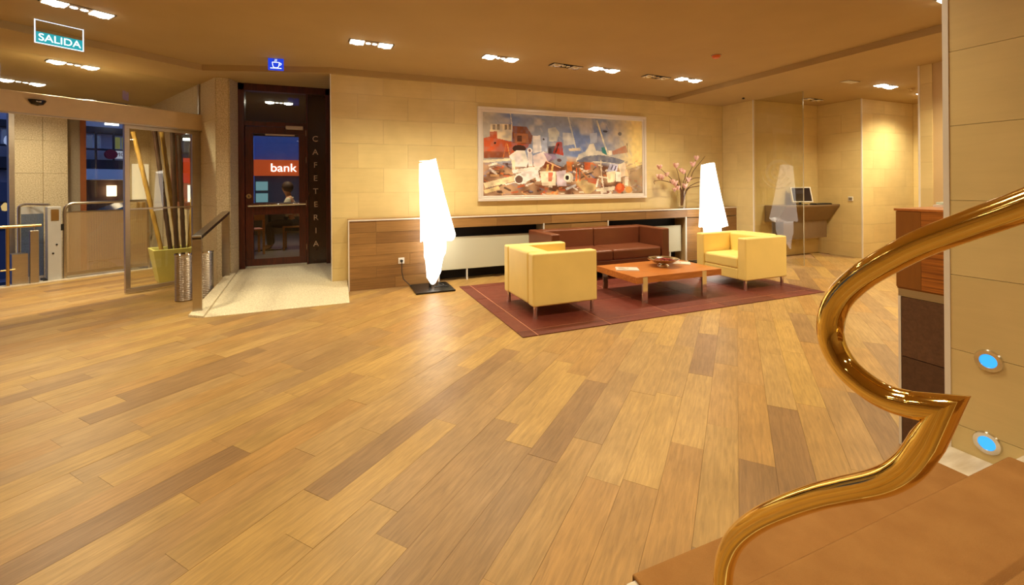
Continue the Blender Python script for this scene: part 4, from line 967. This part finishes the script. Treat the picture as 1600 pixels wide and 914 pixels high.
# ------------------------------------------------------------------ reception counter
rc = thing('reception_counter', 'reception counter with striped veneer top box over dark tiled plinth', 'counter', (3.1, 1.0, 0))
MB().box(2.80, 3.5, -2.5, 1.392, .835, 1.25).build('top_box_core', M_dred, rc)
MB().box(2.792, 2.80, 1.285, 1.392, .845, 1.248).build('plain_panel', M_dred, rc)
MB().box(2.790, 2.80, -.3, 1.283, .845, 1.248).build('striped_panel', M_zebra, rc)
MB().box(2.79, 3.52, -2.5, 1.40, 1.25, 1.262).build('counter_top', M_cherry, rc)
MB().box(2.80, 3.48, -2.5, 1.388, .795, .835).build('steel_band', M_steel, rc)
MB().box(2.81, 3.46, -2.5, 1.385, 0, .795).build('plinth', M_dtile, rc)
MB().box(2.798, 2.81, 1.376, 1.388, 0, .795).build('corner_strip', M_trim, rc)
z = 0
for h in (.16, .317, .317):
    MB().box(2.80, 2.81, .3, 1.374, z + .002, z + h - .002).build('plinth_tile', M_dtile, rc); z += h
pp_ = thing('leaflet_stack', 'stack of pale leaflets on the reception counter top', 'leaflets', (3.2, 1.40, 1.262))
MB().box(3.12, 3.30, 1.22, 1.38, 1.262, 1.274).build('lower_sheets', M_paper, pp_); MB().box(3.13, 3.29, 1.23, 1.37, 1.276, 1.288).build('upper_sheets', mat('mint_paper', srgb(206, 222, 206), .6), pp_)

# ------------------------------------------------------------------ stairs, carpet, blue step lights
stt = thing('staircase', 'white marble staircase rising on the right foreground', 'stairs', (1.7, 1.1, 0))
SE = [(1.145, .16), (.855, .32), (.505, .48), (.19, .64), (-.11, .80), (-.41, .96), (-.71, 1.12)]
for i, (y, z) in enumerate(SE):
    MB().box(.835, 2.69, SE[i + 1][0] - .02 if i < 6 else -1.6, y - .012, max(0, z - .16) if i else .0, z - .006).build('step', M_marb, stt, bevel=.006)
cp_ = thing('stair_carpet', 'brown carpet runner laid over the marble stairs', 'carpet', (1.7, 1.1, 0))
for i, (y, z) in enumerate(SE):
    yb = SE[i + 1][0] - .012 if i < 6 else -1.6
    MB().prism([(yb, z - .006), (y - .012, z - .006), (y - .012, max(.002, z - .16)), (y, max(.002, z - .16)), (y, z), (y - .008, z + .006), (yb, z + .006)], .868, 2.44 + .02 * (i == 0), Myz).build('carpet_step', M_carpet, cp_, bevel=.007)
def step_light(label, y, z):
    t = thing('step_light', label, 'step light', (2.692, y, z), 0, 'blue stair lights')
    Mr = Matrix.Rotation(R(-90), 3, 'Y')
    MB().lathe([(.026, 0), (.03, .007), (.046, .008), (.05, .0)], (2.692, y, z), 28, Mr).build('ring', M_chrome, t, smooth=True)
    MB().lathe([(.0001, .0), (.029, .0), (.0285, .004), (.0001, .006)], (2.692, y, z), 24, Mr).build('lens', emit('blue_led', (.03, .36, 1), 1.5), t, smooth=True)
step_light('upper round blue step light on the right wall', .999, .603)
step_light('lower round blue step light on the right wall', 1.006, .234)

# ------------------------------------------------------------------ brass handrail
HX = .90
up1 = [(-.30, 1.735), (.10, 1.487), (.251, 1.394), (.297, 1.366), (.336, 1.344), (.366, 1.327), (.413, 1.299), (.457, 1.266), (.505, 1.224), (.541, 1.178), (.557, 1.131), (.555, 1.088), (.533, 1.051), (.495, 1.028), (.459, 1.021), (.422, 1.026), (.388, 1.043)]
lo1 = [(.384, 1.045), (.407, .976), (.433, .919), (.471, .869), (.534, .813), (.582, .770), (.646, .706), (.721, .622), (.777, .542), (.807, .474), (.819, .413), (.822, .33)]
prof = []
for j in range(28):
    a = 2 * math.pi * j / 28; c_, s_ = math.cos(a), math.sin(a)
    prof.append((math.copysign(abs(c_) ** .8, c_) * (1.0 if c_ > 0 else .82), math.copysign(abs(s_) ** .72, s_) * 1.0))
prof2 = [(math.cos(2 * math.pi * j / 28), math.sin(2 * math.pi * j / 28)) for j in range(28)]
hrl = thing('brass_handrail', 'polished brass handrail curling back over the carpeted stairs', 'handrail', (HX, .8, .33))
d1 = Vector((0, -.96, .28)).normalized(); d2 = Vector((0, .20, -.98)).normalized(); nm = (d1 + d2).normalized(); J = Vector((HX, .384, 1.040)); RR = .0225
def mitre(b, pts, at_end):
    """swap the last (or first) ring of a swept tube for its cut by the mitre plane"""
    n = 28; i0 = len(b.v) - n if at_end else 0
    d = d1 if at_end else d2
    for i in range(i0, i0 + n):
        o_ = Vector(b.v[i]) - pts[-1 if at_end else 0]; o_ = o_ - d * o_.dot(d); o_ = o_.normalized() * RR
        b.v[i] = tuple(J + o_ - d * (o_.dot(nm) / d.dot(nm)))
    return b
pu = cat([(HX, y, z) for y, z in up1[:-1]], 8) + [J]; pw_ = [J] + cat([(HX, y, z) for y, z in lo1[1:]], 8)
mitre(MB().tube(pu, RR, 28, caps=False, prof=prof2), pu, True).build('curled_rail', M_brass, hrl, smooth=True, angle=50)
mitre(MB().tube(pw_, RR, 28, caps=False, prof=prof2, up=(0, 1, .3)), pw_, False).build('lower_scroll', M_brass, hrl, smooth=True, angle=50)
MB().lathe([(.0001, 0), (.045, 0), (.045, .006), (.03, .012), (.0001, .012)], (HX, .822, .326), 24).build('floor_flange', M_brass, hrl, smooth=True)

# ================================================================== SIGNS and CEILING FITTINGS
M_cyan = emit('exit_cyan', srgb(0, 170, 180), .9); M_sw = emit('sign_white_glow', (.9, 1, 1), 2.4)
sal = thing('exit_sign', 'hanging clear exit sign with lit turquoise SALIDA band', 'sign', (-2.66, 5.63, Z1), 38)
MB().box(0, .345, -.003, .003, -.225, -.004).build('glass_plate', M_glass, sal, world=False)
frame_rect(-.004, .349, -.229, -.0, .007, -.005, .005).build('lit_edge', emit('edge_glow', (.75, .85, 1), 1.6), sal, world=False)
MB().box(.006, .339, -.007, -.0032, -.222, -.118).build('turquoise_band', M_cyan, sal, world=False)
text('salida_lettering', 'SALIDA', .098, M_sw, sal, Matrix.Translation((.1725, -.0085, -.17)) @ Matrix.Rotation(R(90), 4, 'X'), .001, sx=.95)
MB().box(.0, .345, -.02, .02, -.004, 0).build('mount', M_alum, sal, world=False)
cup = thing('cafe_sign', 'small blue lit sign with a coffee cup near the cafeteria door', 'sign', (-.765, 6.3, 2.895), -6)
M_cb = emit('sign_blue', srgb(8, 60, 210), 1.1); M_cw = emit('sign_cup_white', (.9, .97, 1), 1.6)
MB().box(0, .178, 0, .012, 0, .16).build('blue_plate', M_cb, cup, world=False)
c = MB(); c.box(.025, .155, -.004, 0, .022, .030)
sh = [(.048, .10), (.058, .045), (.075, .032), (.105, .032), (.122, .045), (.132, .10)]
def line2(pts, w, b):
    for (xa, za), (xb, zb_) in zip(pts[:-1], pts[1:]):
        d = Vector((xb - xa, zb_ - za)); n_ = Vector((-d.y, d.x)).normalized() * w / 2
        b.add([(xa + n_.x, -.004, za + n_.y), (xb + n_.x, -.004, zb_ + n_.y), (xb - n_.x, -.004, zb_ - n_.y), (xa - n_.x, -.004, za - n_.y)], [(0, 1, 2, 3)])
line2(sh + [sh[0]], .008, c); line2([(.13, .09), (.148, .092), (.154, .08), (.146, .068), (.128, .066)], .007, c)
line2([(.082, .108), (.078, .12), (.086, .13), (.082, .142)], .005, c); line2([(.098, .108), (.094, .12), (.102, .13), (.098, .142)], .005, c)
c.build('cup_symbol', M_cw, cup, world=False)
MB().box(-.002, .18, -.002, .014, .16, .168).build('lit_top', emit('top_glow', (.6, .85, 1), 2), cup, world=False)
MB().box(.06, .12, .0, .012, .168, 3.0 - 2.895).build('hanger', M_alum, cup, world=False)

NL = [0]
def downlight(label, x, y, z, rz, lit=True, group='square double downlights', n=2, pw=1.):
    t = thing('downlight', label, 'downlight', (x, y, z), rz, group)
    hw = .25 if n == 2 else .10
    frame_rect(-hw, hw, -.085, .085, .012, -.008, .0, Matrix.Rotation(R(-90), 4, 'X')).build('rim', M_rim, t, world=False)
    MB().box(-hw + .012, hw - .012, -.073, .073, -.004, -.0005).build('recess', M_dark if not lit else M_rim, t, world=False)
    for i in range(n):
        cx = (-.155, .155)[i] if n == 2 else 0
        MB().box(cx - .072, cx + .072, -.07, .07, -.012, -.004).build('lamp_plate', M_silver if not lit else M_bulb2, t, world=False)
        MB().lathe([(.0001, -.032), (.03, -.03), (.052, -.02), (.055, -.012)], (cx, 0, 0), 18).build('bulb', M_bulb if lit else M_chrome, t, world=False, smooth=True)
        if lit:
            ld = bpy.data.lights.new('halogen', 'SPOT'); ld.energy = LAMP_W * pw; ld.color = LAMP_COL; ld.spot_size = R(140); ld.spot_blend = 1.0; ld.shadow_soft_size = .05
            lo = bpy.data.objects.new('halogen', ld); col.objects.link(lo); lo.parent = t; lo.location = (cx, 0, -.05)
    if n == 2:
        for cx in (-.035, .035): MB().lathe([(.0001, -.010), (.024, -.009), (.028, -.004)], (cx, 0, 0), 14).build('spot_bulb', M_bulb2 if lit else M_chrome, t, world=False, smooth=True)
    return t
downlight('lit double downlight nearest the cafeteria wall corner', .41, 5.25, Z1, 4, pw=1.25)
downlight('lit double downlight above the left edge of the painting', 2.0, 5.26, Z1, 4, pw=1.25)
downlight('lit double downlight above the middle of the painting', 3.58, 5.26, Z1, 5, pw=1.25)
downlight('lit double downlight closest to the ceiling step above the right lamp', 5.17, 5.30, Z1, 5, pw=1.25)
downlight('unlit square spot between the two painting downlights', 2.98, 5.30, Z1, 5, False, 'unlit square spots', 2)
downlight('unlit square spot left of the right lamp downlight', 4.58, 5.35, Z1, 5, False, 'unlit square spots', 2)
downlight('lit double downlight at the top left behind the exit sign', -2.14, 5.17, Z1, 37, pw=1.4)
downlight('lit double downlight in the vestibule ceiling below the exit sign', -3.02, 7.16, Z2, 36, pw=2.6)
downlight('lit double downlight furthest left over the street entrance', -4.20, 8.58, Z2, 36, pw=1.15)
downlight('lit double downlight at the top edge beside the right wall', 4.98, 2.12, Z1, 5)
downlight('lit double downlight before the passage wall on the right', 8.28, 4.25, Z2, 5, pw=1.6)
downlight('lit downlight furthest right, half hidden by the office wall', 9.75, 4.38, Z2, 5, pw=1.6)
downlight('unlit small spot strip above the internet niche', 8.30, 5.43, Z2, 5, False, 'unlit square spots')
downlight('lit downlight in the cafeteria ceiling seen through the door transom', -.95, 9.3, 3.0, 5, pw=.8)
downlight('unseen double downlight added in the lower ceiling beyond the right wall', 6.7, 2.4, Z2, 5, pw=1.6)  # added out of view behind the right wall, to brighten the niche side
for x, y in ((.3, 2.0), (1.9, 2.0), (3.4, 2.0), (-1.9, 2.5), (-4.2, 3.6), (-.2, -1.2), (1.9, -1.2), (-3.4, .2), (5.2, -.6)):
    downlight('lit double downlight in the ceiling above the viewer, out of the picture', x, y, Z1, 5, pw=.75)
downlight('lit double downlight in the ceiling above the viewer, out of the picture', 8.7, 2.0, Z2, 5)

sd = thing('smoke_detector', 'small orange smoke detector on the raised ceiling', 'detector', (4.53, 4.17, Z1))
MB().lathe([(.0001, -.04), (.035, -.038), (.05, -.02), (.055, 0)], (4.53, 4.17, Z1), 24).build('detector_body', M_orange, sd, smooth=True)
MB().lathe([(.058, -.008), (.062, 0), (.05, 0)], (4.53, 4.17, Z1), 24).build('detector_ring', M_rim, sd, smooth=True)
sp = thing('ceiling_speaker', 'white rectangular grille on the lower ceiling near the niche', 'grille', (7.4, 4.27, Z2))
frame_rect(-.16, .16, -.07, .07, .015, -.01, 0, Matrix.Translation((7.4, 4.27, Z2)) @ Matrix.Rotation(R(-90), 4, 'X')).build('grille_frame', M_white, sp)
for i in range(5): MB().box(7.26, 7.54, 4.215 + i * .024, 4.232 + i * .024, Z2 - .006, Z2 - .001).build('slat', M_white, sp)
det = thing('ceiling_sprinkler', 'small dark sprinkler head between the two right downlights', 'sprinkler', (8.9, 4.2, Z2))
MB().lathe([(.0001, -.035), (.03, -.035), (.03, -.028), (.012, -.024), (.012, -.01), (.045, -.006), (.045, 0)], (8.9, 4.2, Z2), 18).build('sprinkler_head', M_gold, det, smooth=True)
det = thing('ceiling_hook', 'tiny dark ceiling fitting beside the return wall', 'fitting', (6.9, 5.75, Z2))
MB().lathe([(.0001, -.03), (.018, -.028), (.024, -.01), (.012, 0)], (6.9, 5.75, Z2), 12).build('fitting_body', M_black, det, smooth=True)
